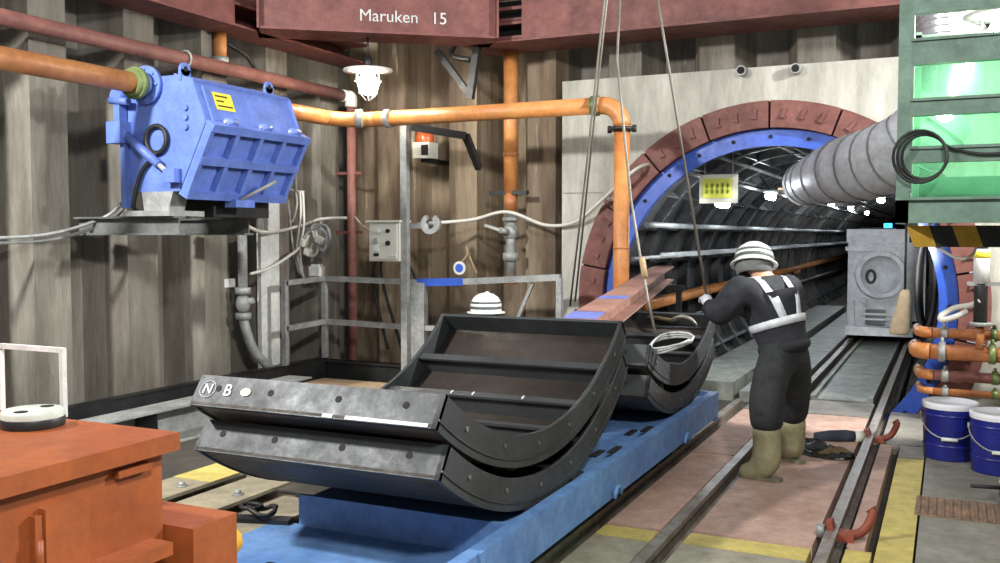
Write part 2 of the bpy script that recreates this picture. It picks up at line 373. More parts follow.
# kerbs round the left working floor
struct('trim_1',MB().bb(-5.93,-5.87,2.0,8.2,ZB,.24).bb(-5.98,-5.87,2.0,8.2,.22,.24),steel_dk)
struct('trim_2',MB().bb(-5.86,-3.3,8.17,8.23,ZB,.22).bb(-5.86,-3.3,8.12,8.23,.20,.22),steel_dk)

# walers: steel beams round the shaft
ZW0,ZW1=3.40,3.82
t=thing('waler_beam','long red steel waler beam running above the concrete wall','beam',(-.4,8.72,ZW0))
MB().bb(-3.75,3.2,8.42,8.45,ZW0,ZW1).build('front_flange',red_w,t)
MB().bb(-4.4,3.2,8.45,8.98,ZW0+.19,ZW0+.215).build('web',red_w,t)
MB().bb(-4.4,3.2,8.95,8.98,ZW0,ZW1).build('rear_flange',red_w,t)
MB().bb(-4.4,3.2,8.40,9.0,ZW0-.02,ZW0).build('bottom_plate',red_w,t)
for z in (ZW0+.02,ZW0+.16,ZW0+.30,ZW0+.40): MB().bb(-4.4,-3.75,8.43,8.47,z-.01,z+.02).build('slot_bar',red_w,t)
MB().bb(-4.4,-3.75,8.60,8.62,ZW0,ZW1).build('slot_back',hole_m,t)
for x in (-4.4,-3.75,-2.0,-.3): MB().bb(x-.012,x+.012,8.45,8.95,ZW0,ZW1).build('stiffener',red_w,t)
t=thing('waler_beam','red steel waler beam high along the left sheet piles','beam',(-6.1,4,ZW0))
MB().bb(-6.18,-6.15,-2,8.95,ZW0,ZW1).build('rear_flange',red_w,t)
MB().bb(-6.15,-5.84,-2,8.95,ZW0+.19,ZW0+.215).build('web',red_w,t)
MB().bb(-5.84,-5.81,-2,6.75,ZW0,ZW1).build('front_flange',red_w,t)
MB().bb(-6.18,-5.78,-2,8.95,ZW0-.02,ZW0).build('bottom_plate',red_w,t)
for y in (2,4,6.75,7.5): MB().bb(-6.15,-5.82,y-.012,y+.012,ZW0,ZW1).build('stiffener',red_w,t)
A=V((-5.80,7.05,ZW0)); B=V((-4.05,8.38,ZW0)); dv=(B-A).normalized(); nv=V((dv.y,-dv.x,0))   # diagonal corner brace; nv faces the pit
t=thing('corner_brace','red diagonal corner brace lettered in white above the caged lamp','beam',(A+B)/2)
MB().sweep([(-.015,0),(.015,0),(.015,.42),(-.015,.42)],A+nv*.15,B+nv*.15).build('front_flange',red_w,t)
MB().sweep([(-.015,0),(.015,0),(.015,.42),(-.015,.42)],A-nv*.15,B-nv*.15).build('rear_flange',red_w,t)
MB().sweep([(-.22,-.02),(.22,-.02),(.22,0),(-.22,0)],A,B).build('bottom_plate',red_w,t)
MB().sweep([(-.15,.19),(.15,.19),(.15,.215),(-.15,.215)],A,B).build('web',red_w,t)
for q in (A,B): MB().sweep([(-.24,-.02),(.24,-.02),(.24,.43),(-.24,.43)],q,q+dv*.02).build('end_plate',red_w,t)
pt=at(390,13,1,7.55); pt=A+nv*.168+dv*(dv.dot(pt-A)-.0); pt.z=ZW0+.145
text_mesh('painted_lettering','Maruken',.155,axes(pt,dv,(0,0,1)),chalk_m,t,bold=0)
text_mesh('painted_lettering','15',.155,axes(pt+dv*.47,dv,(0,0,1)),chalk_m,t,bold=0)

# ------------------------------------------------------------------ rails
def rail(x,y0,y1,label):
    p=[(-.045,0),(.045,0),(.045,.012),(.012,.022),(.010,.085),(.028,.095),(.028,.128),(-.028,.128),(-.028,.095),(-.010,.085),(-.012,.022),(-.045,.012)]
    return single('rail',MB().sweep(p,(x,y0,ZB),(x,y1,ZB)),rail_m,label,'rail',(x,y0,ZB))
rail(RL,-1.5,30,'steel rail between the walking boards and the blue trolley'); rail(RR,-1.5,30,'right steel rail running beside the two blue pails into the tunnel')
rail(TL,-1.5,8.6,'left rail under the blue trolley'); rail(TR,-1.5,8.6,'right rail in the gap under the edge of the blue trolley')

# ------------------------------------------------------------------ entrance rings
t=thing('entrance_flange','red-brown segmented steel flange ring set round the tunnel mouth','ring',(CX,8.78,CZ-1.8))
NS=18
def shared(mb,name,m):
    o=mb.build(name,m); me=o.data; bpy.data.objects.remove(o); return me
fm=shared(MB().arc(1,(0,0),1.56,1.80,-PI/NS+.006,PI/NS-.006,-.04,.10,8),'flange_segment',red_f)
bmx=shared(MB().box((0,-.05,0),(.028,.02,.08)).box((.0,-.05,.04),(.05,.02,.02)),'bolt_clip',red_f)
for i in range(NS):
    a=2*PI*(i+.5)/NS
    o=bpy.data.objects.new('flange_segment',fm); COL.objects.link(o); o.parent=t; o.location=V((CX,8.78,CZ))-V(t.location); o.rotation_euler=(0,-a,0)
    for q in (-.22,0,.22):
        aa=a+q*PI/NS*2.6; r=1.69
        c=bpy.data.objects.new('bolt_clip',bmx); COL.objects.link(c); c.parent=t
        c.location=V((CX+math.sin(aa)*r,8.78,CZ-math.cos(aa)*r))-V(t.location); c.rotation_euler=(0,-aa+.25,0)
t=thing('seal_ring','bright blue steel seal ring inside the red flange of the tunnel mouth','ring',(CX,8.80,CZ-1.58))
bmm=shared(MB().cyl((0,0,0),(0,-.012,0),.018,n=8),'bolt_hole',hole_m); sm=shared(MB().arc(1,(0,0),1.405,1.555,-PI/6,PI/6,0,.07,16),'seal_plate',blue_r)
for i in range(6):
    o=bpy.data.objects.new('seal_plate',sm); COL.objects.link(o); o.parent=t; o.location=V((CX,8.82,CZ))-V(t.location); o.rotation_euler=(0,-2*PI*i/6,0)
for i in range(28):
    a=2*PI*i/28; o=bpy.data.objects.new('bolt_hole',bmm); COL.objects.link(o); o.parent=t
    o.location=V((CX+math.sin(a)*1.485,8.82,CZ-math.cos(a)*1.485))-V(t.location)

# ------------------------------------------------------------------ trolley
t=thing('trolley','blue steel flat trolley loaded with two stacks of curved segments','trolley',(-2.05,4.7,.05))
X0,X1,Y0,Y1=-2.60,-1.52,2.20,6.96
MB().bb(X0+.06,X1-.06,3.42,Y1,.20,.335).build('deck',blue_t,t)
MB().bb(X0-.14,X1-.06,Y0,3.42,.12,.225).build('front_deck',blue_t,t)
def chan(x,s,y0): return MB().prism([(x,.19),(x+s*.08,.19),(x+s*.08,.205),(x+s*.015,.205),(x+s*.015,.345),(x+s*.08,.345),(x+s*.08,.36),(x,.36)],1,y0,Y1)
MB().bb(X1-.06,X1,Y0,Y1,.185,.365).build('side_beam',blue_t,t); MB().bb(X0,X0+.06,3.42,Y1,.185,.337).build('side_beam',blue_t,t)
MB().bb(X0,X1,Y1,Y1+.03,.15,.365).build('end_plate',blue_t,t); MB().bb(X0,X1-.06,3.40,3.42,.12,.365).build('end_plate',blue_t,t)
for y in (3.6,4.15,4.75,5.35,6.2):
    MB().bb(X1-.10,X1-.065,y,y+.16,.365,.372).bb(X1-.2,X1-.16,y,y+.16,.335,.342).build('deck_slot',steel_dk,t)
for y in (3.15,4.55,5.95): MB().tube([V((X1+.03+.0*i,y+.05*math.cos(PI*i/6),.20+.05*math.sin(PI*i/6))) for i in range(7)],.012,6).build('tie_ring',blue_t,t)
for y in (3.05,): MB().bb(X1,X1+.01,y-.02,y+.02,.17,.37).build('stake_pocket',blue_t,t)
for x in (TL,TR):
    for y in (2.9,6.2):
        wv=MB().cyl((x-.05,y,.05+.085),(x+.04,y,.05+.085),.085,n=18).cyl((x+(.05 if x==TL else -.05),y,.135),(x+(.035 if x==TL else -.035),y,.135),.11,n=18); wv.build('wheel',steel_dk,t)
for y in (2.9,6.2): MB().cyl((TL,y,.135),(TR,y,.135),.03,n=10).build('axle',steel_dk,t)
MB().bar((-2.05,Y0,.17),(-2.05,1.9,.17),.08,.06).build('drawbar',blue_t,t)
p=at(262,521,2,.225); p.z=.241
sh=thing('shackle','black chain shackle lying on the blue trolley front deck','shackle',p)
MB().bar(p+V((-.16,-.06,-.005)),p+V((.14,.03,-.005)),.07,.02).build('plate',steel_dk,sh)
MB().tube([p+V((.07*math.cos(i/10*2*PI),.05*math.sin(i/10*2*PI),.035+.015*math.sin(i/5*PI*2))) for i in range(10)],.012,6,closed=True).build('link',dark_m,sh)
MB().tube([p+V((-.06+.05*math.cos(i/10*2*PI),.04*math.sin(i/10*2*PI),.045)) for i in range(10)],.010,6,closed=True).build('link',dark_m,sh)

# ------------------------------------------------------------------ curved steel segments
SX0,SX1=-2.72,-1.60
def segment(label,yc,zc,a0,a1,lettered=False):
    ri,ro=1.640,1.770; A0,A1=math.radians(a0),math.radians(a1)
    t=thing('tunnel_segment',label,'segment',((SX0+SX1)/2,yc,zc-ro),'curved steel lining segments on the trolley')
    MB().arc(0,(yc,zc),ro-.012,ro,A0,A1,SX0+.004,SX1-.004,28).build('skin_plate',seg_rust,t)
    for x in (SX0,SX1-.02):
        gp=MB().arc(0,(yc,zc),ri,ro+.004,A0,A1,x,x+.02,28).build('main_girder',seg_m,t)
        # raised seal groove line and bolt heads
        MB().arc(0,(yc,zc),ro-.034,ro-.026,A0,A1,(x-.005 if x==SX0 else x+.02),(x if x==SX0 else x+.025),28).build('seal_groove',seg_m,gp)
        for k in range(6):
            a=A0+(A1-A0)*(k+.6)/6.2; y,z=yc+math.sin(a)*1.69,zc-math.cos(a)*1.69; xx=x if x==SX0 else x+.02; s_=-1 if x==SX0 else 1
            MB().cyl((xx,y,z),(xx+s_*.006,y,z),.010,n=8).build('bolt_plug',rope_m,gp)
    for a,s_ in ((A0,1),(A1,-1)):
        n=V((0,math.cos(a),math.sin(a)))*s_; rd=V((0,math.sin(a),-math.cos(a))); c=V((0,yc,zc))
        b=MB(); q=[c+rd*ri,c+rd*(ro+.004),c+rd*(ro+.004)+n*.018,c+rd*ri+n*.018]
        b._add([V((x,p.y,p.z)) for x in (SX0,SX1) for p in q],[(0,1,2,3),(7,6,5,4),(0,4,5,1),(1,5,6,2),(2,6,7,3),(3,7,4,0)])
        jp=b.build('joint_plate',seg_m,t)
        for f in (.10,.33,.61,.87):
            p=c+rd*(ri+.055); p.x=SX0+(SX1-SX0)*f
            MB().cyl(p+n*.005,p-n*.002,.014,n=12).build('bolt_hole',hole_m,jp)
        if lettered and s_==1:
            up=-rd; org=c+rd*(ri+.062)-n*.003
            def L(txt,f,size):
                p=org.copy(); p.x=SX0+(SX1-SX0)*f; text_mesh('chalk_mark',txt,size,axes(p,(1,0,0),up),chalk_m,jp,ext=.001,bold=.001)
            L('N',.055,.06); L('B',.145,.07)
            p=org.copy(); p.x=SX0+(SX1-SX0)*.055
            MB().tube([p+V((.038*math.cos(2*PI*i/16),0,0))+up*(.036*math.sin(2*PI*i/16)) for i in range(16)],.002,4,closed=True).build('chalk_mark',chalk_m,jp)
            p=org.copy(); p.x=SX0+(SX1-SX0)*.225
            b=MB(); vs=[p+V((.024*math.cos(2*PI*i/16),0,0))+up*(.017*math.sin(2*PI*i/16)) for i in range(16)]
            b._add([v+n*0 for v in vs]+[v-n*.002 for v in vs],[tuple(range(16)),tuple(range(16,32))]+[(i,(i+1)%16,16+(i+1)%16,16+i) for i in range(16)])
            b.build('oval_sticker',mat('sticker_cream',(226,216,170),rough=.5,bump=0),jp)
            # scraped bright edge
            for f0,f1 in ((.57,.61),(.66,.97)):
                b=MB(); q=[c+rd*(ro-.012)-n*.001,c+rd*(ro+.002)-n*.001]
                b._add([V((SX0+(SX1-SX0)*f,v.y,v.z))-n*e for f in (f0,f1) for v in q for e in (0,.002)],[(0,2,3,1),(4,5,7,6),(0,1,5,4),(2,6,7,3),(1,3,7,5),(0,4,6,2)])
                b.build('scraped_edge',white_m,jp)
    for k in range(1,6):
        a=A0+(A1-A0)*k/6; rd=V((0,math.sin(a),-math.cos(a))); c=V((0,yc,zc)); R=M.Rotation(a,3,'X')
        cc=c+rd*(ro-.012-.05); cc.x=(SX0+SX1)/2
        MB().box(cc,(SX1-SX0-.04,.012,.10),R).box(c+rd*(ro-.11)+V(((SX0+SX1)/2,0,0)),(SX1-SX0-.04,.05,.012),R).build('rib',seg_in,t)
        for f in (.36,.47,.72):
            p=c+rd*(ro-.118); p.x=SX0+(SX1-SX0)*f
            if k in (2,4): MB().box(p,(.006,.03,.01),R).build('weld_spatter',white_m,t)
    return t
ZC=2.30
segment('dark curved steel segment lettered in chalk, topmost of the front stack',3.88,ZC,-35,40.5,True)
segment('dark curved steel segment at the bottom of the front stack',3.90,ZC-.185,-35,40.5)
segment('dark curved steel segment on top of the rear stack under the wire sling',6.28,ZC,-29,33)
segment('dark curved steel segment at the bottom of the rear stack',6.28,ZC-.185,-29,33)
gi=0
for yc,nm in ((3.88,'front'),(6.28,'rear')):
    for x,sd in ((SX0+.2,'left'),(SX1-.2,'right')):
        a=.0
        single('spacer_block',MB().bb(x-.05,x+.05,yc-.05,yc+.05,ZC-1.77-.185+.118,ZC-1.7745),wood_m,f'small timber spacer between the {nm} stack segments on the {sd}','block',(x,yc,ZC-1.86))

# ------------------------------------------------------------------ brown I-beam resting on the rear stack
P0=at(574,322,1,5.08); dd=(FW+RT*((780-500)/FPX)-UPV*((193-281.5)/FPX)).normalized(); P1=P0+dd*4.4
t=thing('steel_beam','brown primed steel I-beam with blue marks resting over the rear segment stack','beam',(P0+P1)/2)
hb=.15; off=V((0,0,-hb/2))
MB().ibeam(P0+off,P1+off,hb,.20,.016,.014).build('beam_body',beam_br,t)
for s0,s1 in ((.15,.5),(1.25,1.45)): MB().sweep([(-.101,.0755),(.101,.0755),(.101,.077),(-.101,.077)],P0+off+dd*s0,P0+off+dd*s1).build('paint_mark',beam_bl,t)
# stand that carries the far end
q=P1+off-dd*.4
t2=thing('beam_stand','dark steel trestle under the far end of the brown beam','trestle',(q.x,q.y,.0))
MB().bar((q.x-.25,q.y,q.z-hb/2-.035),(q.x+.25,q.y,q.z-hb/2-.035),.07,.06).build('cross_bar',steel_dk,t2)
for s_ in (-1,1): MB().bar((q.x+s_*.2,q.y,q.z-hb/2-.06),(q.x+s_*.2,q.y,.10),.05,.05).build('leg',steel_dk,t2)

# ------------------------------------------------------------------ lifting gear
H=V((-2.03,6.3,4.25))
t=thing('crane_hook','steel crane hook block hanging above the segments','hook',H)
MB().cyl(H+V((0,-.06,.35)),H+V((0,.06,.35)),.16,n=20).build('sheave',steel_dk,t)
MB().tube([H+V((0,0,.2)),H+V((0,0,.1)),H+V((.07,0,.04)),H+V((.06,0,-.05)),H+V((0,0,-.08)),H+V((-.06,0,-.03))],.025,8).build('hook',steel_dk,t)
for dx in (-.1,.1): MB().cyl(H+V((dx,0,.4)),H+V((dx,0,.9)),.01,n=6).build('hoist_rope',rope_m,t)
t=thing('wire_sling','four-leg wire rope sling running down to the rear segment stack','sling',H)
ends=[V((-2.70,7.12,.99)),at(570,306,1,6.9),at(655,333,1,5.55)+V((0,0,.0)),at(707,300,1,6.28)]
e3=ends[2]
MB().tube([H+V((-.02,0,-.05)),ends[0]],.008,6).build('sling_leg',rope_m,t)
MB().tube([H+V((-.03,0,-.05)),at(600,40,1,6.4),at(585,180,1,6.6),ends[1]],.008,6).build('sling_leg',rope_m,t)
MB().tube([H+V((.01,0,-.05)),at(617,60,1,6.1),at(631,200,1,5.85),at(640,255,1,5.7),at(648,300,1,5.6),e3],.009,6).build('sling_leg',rope_m,t)
MB().tube([H+V((.03,0,-.05)),ends[3]],.009,6).build('sling_leg',rope_m,t)
MB().cyl(at(642,258,1,5.68),at(645,278,1,5.65),.02,n=8).build('splice_sleeve',wood_m,t)
# coiled sling lying in the rear stack
c=at(669,341,1,5.60); pts=[]
for i in range(40): 
    a=i/40*2*PI*3; pts.append(c+V((.13*math.cos(a)+.02*math.sin(i),.07*math.sin(a),.05*math.sin(a+.6)-.03+i*.001)))
t=single('rope_coil',MB().tube(pts,.008,6),galv,'pale wire rope loops bundled on the rear segment stack','rope',c)
p=at(682,322,1,7.0)
hk=thing('pick_hammer','steel pick with curved head lying on the rear segment stack','pick',p)
MB().tube([p+V((.13*math.cos(a),0,.12*math.sin(a)-.08)) for a in [PI*.15+PI*.6*i/10 for i in range(11)]],[.006+.012*math.sin(PI*i/10) for i in range(11)],6).build('head',rope_m,hk)
MB().tube([p+V((0,0,.045)),p+V((-.1,.1,-.0)),p+V((-.35,.20,.02))],.014,6).build('handle',wood_m,hk)

# ------------------------------------------------------------------ pipes on the left and back
t=thing('red_pipe','dull red pipe along the left wall turning down at the corner','pipe',(-6.02,7.5,0))
zr=3.04
MB().cyl((-6.02,-1.8,zr),(-6.02,8.72,zr),.062,n=16).build('pipe_run',red_p,t)
dp=at(351,105,1,8.78)
MB().tube(cat_rom([(-6.02,8.70,zr),(-6.0,8.77,zr),(dp.x+.0,8.78,zr-.02),(dp.x,8.78,zr-.12)],4),.066,12).build('elbow',white_m,t)
MB().cyl((dp.x,8.78,zr-.10),(dp.x,8.78,ZB),.048,n=14).build('drop_pipe',red_p,t)
for z in (2.2,1.55): MB().bar((dp.x-.32,8.80,z),(dp.x+.12,8.80,z),.03,.03).build('support_bar',red_w,t)
for y in (4.0,6.35): 
    cl=MB().tube([V((-6.02+.075*math.cos(a),y,zr+.075*math.sin(a))) for a in [2*PI*i/12 for i in range(12)]],.010,6,closed=True).build('pipe_clip',galv,t)
PX,PZ,PYB=-5.36,2.62,7.80
t=thing('orange_pipe','orange slurry pipe entering the near end of the blue hopper','pipe',(PX,2,PZ))
MB().cyl((PX,-1.6,PZ),(PX,5.20,PZ),.075,n=18).build('pipe_run',orange_p,t)
MB().cyl((PX,5.10,PZ),(PX,5.20,PZ),.10,n=18).cyl((PX,5.135,PZ),(PX,5.165,PZ),.118,n=18).build('coupling',brass_m,t)
t=thing('orange_pipe','orange slurry pipe leaving the blue hopper and turning down beside the tunnel','pipe',(-4,PYB,0))
XE=at(622,120,1,PYB).x
ab=.35
MB().cyl((PX,6.47,PZ),(PX,PYB-ab,PZ+.01),.072,n=18).build('pipe_run',orange_p,t)
MB().tube([V((PX+ab-ab*math.cos(a),PYB-ab+ab*math.sin(a),PZ+.01)) for a in [PI/2*i/8 for i in range(9)]],.072,16).build('elbow',orange_p,t)
MB().cyl((PX+ab,PYB,PZ+.01),(XE-.18,PYB,PZ+.01),.072,n=18).build('pipe_run',orange_p,t)
MB().tube([V((XE-.18+.18*math.sin(a),PYB,PZ+.01-.18+.18*math.cos(a))) for a in [PI/2*i/8 for i in range(9)]],.076,16).build('elbow',orange_p,t)
MB().cyl((XE,PYB,PZ-.16),(XE,PYB,ZB),.068,n=18).build('down_pipe',orange_p,t)
for p,q in (((PX+.25,PYB-.13,PZ+.01),V((.9,.43,0))),((PX+.5,PYB,PZ+.01),V((1,0,0))),((XE-.24,PYB,PZ+.01),V((1,0,0)))):
    p=V(p); MB().cyl(p-q.normalized()*.03,p+q.normalized()*.03,.088,n=16).build('coupling',(galv if p.x<-4 else brass_m),t)
MB().cyl((XE,PYB,PZ-.185),(XE,PYB,PZ-.215),.115,n=16).build('pipe_flange',steel_dk,t)
for s_ in (-1,1): MB().cyl((XE+s_*.11,PYB,PZ-.23),(XE+s_*.11,PYB,PZ-.17),.02,n=8).build('flange_bolt',steel_dk,t)
MB().cyl((XE,PYB,1.42),(XE,PYB,1.40),.072,n=16).build('weld_ring',copper_p,t)
p=at(511,120,1,8.86)
t=thing('orange_pipe','orange vertical pipe on the back wall ending in a valve','pipe',(p.x,8.86,1.1))
MB().cyl((p.x,8.86,3.38),(p.x,8.86,1.95),.075,n=16).build('pipe_run',orange_p,t)
MB().cyl((p.x,8.86,2.36),(p.x,8.86,2.32),.08,n=16).build('weld_ring',copper_p,t)
MB().cyl((p.x,8.86,1.95),(p.x,8.86,1.76),.07,.06,n=14).build('reducer',copper_p,t)
MB().cyl((p.x,8.86,1.76),(p.x,8.86,1.10),.05,n=14).ball((p.x,8.86,1.55),(.085,.085,.09)).cyl((p.x,8.86,1.34),(p.x,8.86,1.26),.085,n=14).cyl((p.x,8.86,1.70),(p.x,8.86,1.66),.085,n=14).build('valve_body',galv,t)
MB().cyl((p.x,8.78,1.55),(p.x-.04,8.68,1.57),.03,n=10).bar((p.x-.04,8.68,1.57),(p.x-.2,8.66,1.62),.02,.03).build('valve_handle',galv,t)
MB().bb(p.x-.22,p.x+.2,8.80,8.86,1.93,1.97).build('support_bar',steel_dk,t)
MB().cyl((p.x,8.86,1.10),(p.x,8.86,1.02),.075,.07,n=14).build('end_cap',copper_p,t)
p=at(226,45,0,-6.05)
t=thing('orange_pipe','short orange vertical pipe between the red waler and the red pipe','pipe',p)
p.x=-6.12
MB().cyl((p.x,p.y,3.38),(p.x,p.y,3.14),.06,n=14).build('pipe_run',orange_p,t); MB().cyl((p.x,p.y,3.16),(p.x,p.y,3.10),.075,n=14).build('pipe_flange',galv,t)
MB().tube(cat_rom([(p.x+.02,p.y+.05,3.3),(p.x+.1,p.y+.25,3.2),(p.x+.06,p.y+.45,3.06)],5),.02,6).build('hose',dark_m,t)

# ------------------------------------------------------------------ blue hopper
HY0,HY1=5.30,6.38
t=thing('steel_hopper','blue steel hopper with ribbed hatch door hung on the orange pipe','hopper',(-5.25,5.85,1.72))
prof=[(-5.62,2.68),(-5.10,2.68),(-4.95,2.63),(-4.83,2.32),(-5.08,1.84),(-5.50,1.84),(-5.62,2.1)]
MB().prism(prof,1,HY0,HY1).build('body',blue_h,t)
b=MB().prism([(-5.12,2.675),(-4.945,2.625),(-4.94,2.645),(-5.12,2.695)],1,HY0-.012,HY1+.012); b.build('top_rim',blue_h,t)
# end plates
for y in (HY0-.02,HY1): MB().prism([(x-.01 if x<-5.3 else x+.012,z) for x,z in prof],1,y,y+.02).build('end_plate',blue_h,t)
# door on the slanting lower front
d0=V((-4.83,0,2.32)); d1=V((-5.08,0,1.84)); dn=V((d0.z-d1.z,0,-(d0.x-d1.x))).normalized(); du=(d0-d1).normalized(); Ld=(d0-d1).length
door_o=d1+dn*.045
def slab(u0,u1,y0,y1,n0,n1):
    b=MB(); vs=[]
    for u in (u0,u1):
        for y in (y0,y1):
            for n in (n0,n1): p=d1+du*u+dn*n; vs.append((p.x,y,p.z))
    return b._add(vs,[(0,1,3,2),(4,6,7,5),(0,4,5,1),(2,3,7,6),(0,2,6,4),(1,5,7,3)])
dr=slab(-.02,Ld+.03,HY0-.02,HY1+.03,.004,.034).build('hatch_door',blue_h,t)
for u in (-.02,Ld*.47,Ld-.03): slab(u,u+.06,HY0-.02,HY1+.03,.034,.09).build('rib',blue_h,dr)
for k in range(5):
    y=HY0-.02+(HY1-HY0+.01)*k/4; slab(.0,Ld,y-.005,y+.035,.034,.085).build('rib',blue_h,dr)
for f in (.17,.53,.86):
    y=HY0+(HY1-HY0)*f; p=d0+dn*.06
    MB().cyl((p.x+.01,y-.05,p.z+.05),(p.x+.01,y+.05,p.z+.05),.03,n=12).bb(p.x-.07,p.x+.03,y-.035,y+.035,p.z+.0,p.z+.05).build('hinge',blue_h,t)
    MB().cyl((p.x+.01,y-.065,p.z+.05),(p.x+.01,y+.065,p.z+.05),.014,n=8).build('hinge_pin',galv,t)
for x,y in ((-5.05,HY0+.02),(-5.05,HY1-.12),(-5.56,HY0+.05)):
    MB().bb(x-.012,x+.012,y-.05,y+.05,2.64,2.72).cyl((x-.012,y,2.72),(x+.012,y,2.72),.05,n=14).build('lifting_lug',blue_h,t)
    MB().cyl((x-.014,y,2.725),(x+.014,y,2.725),.02,n=10).build('lug_eye',hole_m,t)
fl=MB().cyl((PX,HY0-.06,PZ),(PX,HY0-.02,PZ),.14,n=20).cyl((PX,HY0-.10,PZ),(PX,HY0-.06,PZ),.09,n=16).build('pipe_flange',blue_h,t)
for k in range(8): a=2*PI*k/8; MB().cyl((PX+.115*math.cos(a),HY0-.075,PZ+.115*math.sin(a)),(PX+.115*math.cos(a),HY0-.05,PZ+.115*math.sin(a)),.014,n=6).build('bolt',blue_h,fl)
MB().cyl((PX,HY1+.02,PZ),(PX,HY1+.08,PZ),.13,n=18).build('pipe_flange',blue_h,t)
# warning sticker on upper front
s0=V((-4.95,0,2.63)); s1=V((-4.83,0,2.32)); sn=V((s0.z-s1.z,0,s1.x-s0.x)).normalized(); su=(s0-s1).normalized()
def upq(u0,u1,y0,y1,e):
    b=MB(); vs=[]
    for u in (u0,u1):
        for y in (y0,y1):
            for n in (.001,e): p=s1+su*u+sn*n; vs.append((p.x,y,p.z))
    return b._add(vs,[(0,1,3,2),(4,6,7,5),(0,4,5,1),(2,3,7,6),(0,2,6,4),(1,5,7,3)])
st=upq(.13,.27,HY0+.16,HY0+.36,.004).build('warning_sticker',stick_y,t)
for u,w0,w1 in ((.235,.02,.15),(.195,.02,.10),(.155,.02,.18)): upq(u,u+.012,HY0+.16+w0,HY0+.16+w1,.006).build('printed_line',hole_m,st)
upq(0,.30,HY0+.06,HY0+.08,.014).build('seam',blue_h,t)
# hydraulic ram and lever at the near end
yE=HY0-.07
MB().bar((-5.60,yE,2.58),(-5.60,yE,2.30),.06,.07).cyl((-5.60,yE-.05,2.55),(-5.60,yE+.07,2.55),.05,n=12).build('lever',blue_h,t)
MB().cyl((-5.66,yE-.03,2.52),(-5.48,yE-.03,2.50),.028,n=10).build('lever_pin',blue_h,t)
MB().bb(-5.68,-5.54,yE-.06,yE+.05,2.20,2.36).build('ram_block',blue_h,t)
MB().cyl((-5.56,yE,2.27),(-5.22,yE,2.03),.034,n=12).build('ram_barrel',blue_h,t)
MB().cyl((-5.24,yE,2.045),(-5.10,yE,1.945),.02,n=10).build('ram_rod',galv,t)
MB().bb(-5.16,-5.05,yE-.03,HY0,1.90,2.0).build('ram_clevis',blue_h,t)
MB().bar((-5.58,yE+.03,2.25),(-5.58,yE+.03,1.72),.05,.06).build('leg_plate',blue_h,t)
MB().prism([(-5.45,1.84),(-5.14,1.84),(-5.20,1.66),(-5.42,1.66)],1,HY0-.02,HY0+.14).build('outlet_chute',galv,t)
MB().tube([V((-5.27+.10*math.cos(a),HY0-.045,2.22+.10*math.sin(a))) for a in [2*PI*i/18 for i in range(18)]],.018,8,closed=True).build('hose_loop',dark_m,t)
MB().tube(cat_rom([(-5.27,HY0-.045,2.12),(-5.42,HY0-.05,1.98),(-5.50,HY0-.05,1.75),(-5.52,HY0,1.70)],5),.016,6).build('hose',dark_m,t)
for z in (2.44,2.37,2.30): MB().cyl((-5.0,HY0-.04,z),(-5.0,HY0-.02,z),.022,n=8).build('bolt',blue_h,t)
# latch under the door
p=d1+dn*.10; ym=(HY0+HY1)/2+.03
MB().bb(p.x-.08,p.x+.03,ym-.12,ym+.10,p.z-.06,p.z+.0).build('latch_bracket',blue_h,t)
MB().cyl((p.x+.02,ym-.05,p.z-.0),(p.x+.16,ym+.20,p.z+.15),.014,n=8).build('latch_lever',galv,t)
t=thing('wall_bracket','steel channel bracket carrying the blue hopper off the sheet piles','bracket',(-5.8,5.3,1.55))
brk=mat('bracket_grey',(120,122,120),(92,94,92),(140,138,132),rough=.55,metal=.2,scale=5,thr=.66)
for y in (5.34,6.30):
    x1=-5.14 if y<6 else -5.3
    MB().prism([(-6.17,1.66),(x1,1.66),(x1,1.645),(-6.17,1.645)],1,y-.06,y+.06).prism([(-6.17,1.645),(x1,1.645),(x1,1.535),(-6.17,1.535)],1,y-.006,y+.006).prism([(-6.17,1.535),(x1,1.535),(x1,1.52),(-6.17,1.52)],1,y-.06,y+.06).build('channel_arm',brk,t)
MB().bb(-5.60,-5.14,5.24,5.60,1.66,1.70).build('seat_plate',galv,t)
MB().bb(-5.50,-5.14,5.70,6.36,1.66,1.84).build('packing',dark_m,t)

# ------------------------------------------------------------------ caged lamps
def caged_lamp(c,label,cord_top):
    c=V(c); t=thing('caged_lamp',label,'lamp',c,'caged work lamps')
    MB().lathe([(.03,.16),(.06,.15),(.23,.125),(.235,.11),(.05,.13),(.03,.16)],c,24).build('shade',white_m,t)
    MB().cyl(c+V((0,0,.13)),c+V((0,0,.24)),.04,n=12).build('socket',dark_m,t)
    MB().lathe([(.0,-.12),(.05,-.10),(.085,-.03),(.085,.03),(.05,.10),(.03,.13)],c,16).build('bulb',bulb_m,t)
    for k in range(6):
        a=2*PI*k/6; MB().tube([c+V((r*math.cos(a),r*math.sin(a),z)) for r,z in ((.115,.12),(.125,.02),(.085,-.10),(.02,-.165))],.006,5).build('cage_wire',galv,t)
    for r,z in ((.125,.02),(.09,-.09)): MB().tube([c+V((r*math.cos(a),r*math.sin(a),z)) for a in [2*PI*i/16 for i in range(16)]],.006,5,closed=True).build('cage_ring',galv,t)
    MB().cyl(c+V((0,0,.24)),(c.x,c.y,cord_top),.012,n=6).build('cord',dark_m,t)
    return t
caged_lamp(at(368,83,1,7.66),'lit caged lamp hanging under the lettered red brace',ZW0-.02)
caged_lamp(at(1003,33,1,6.9),'lit caged lamp hanging at the right edge above the green frame',4.6)
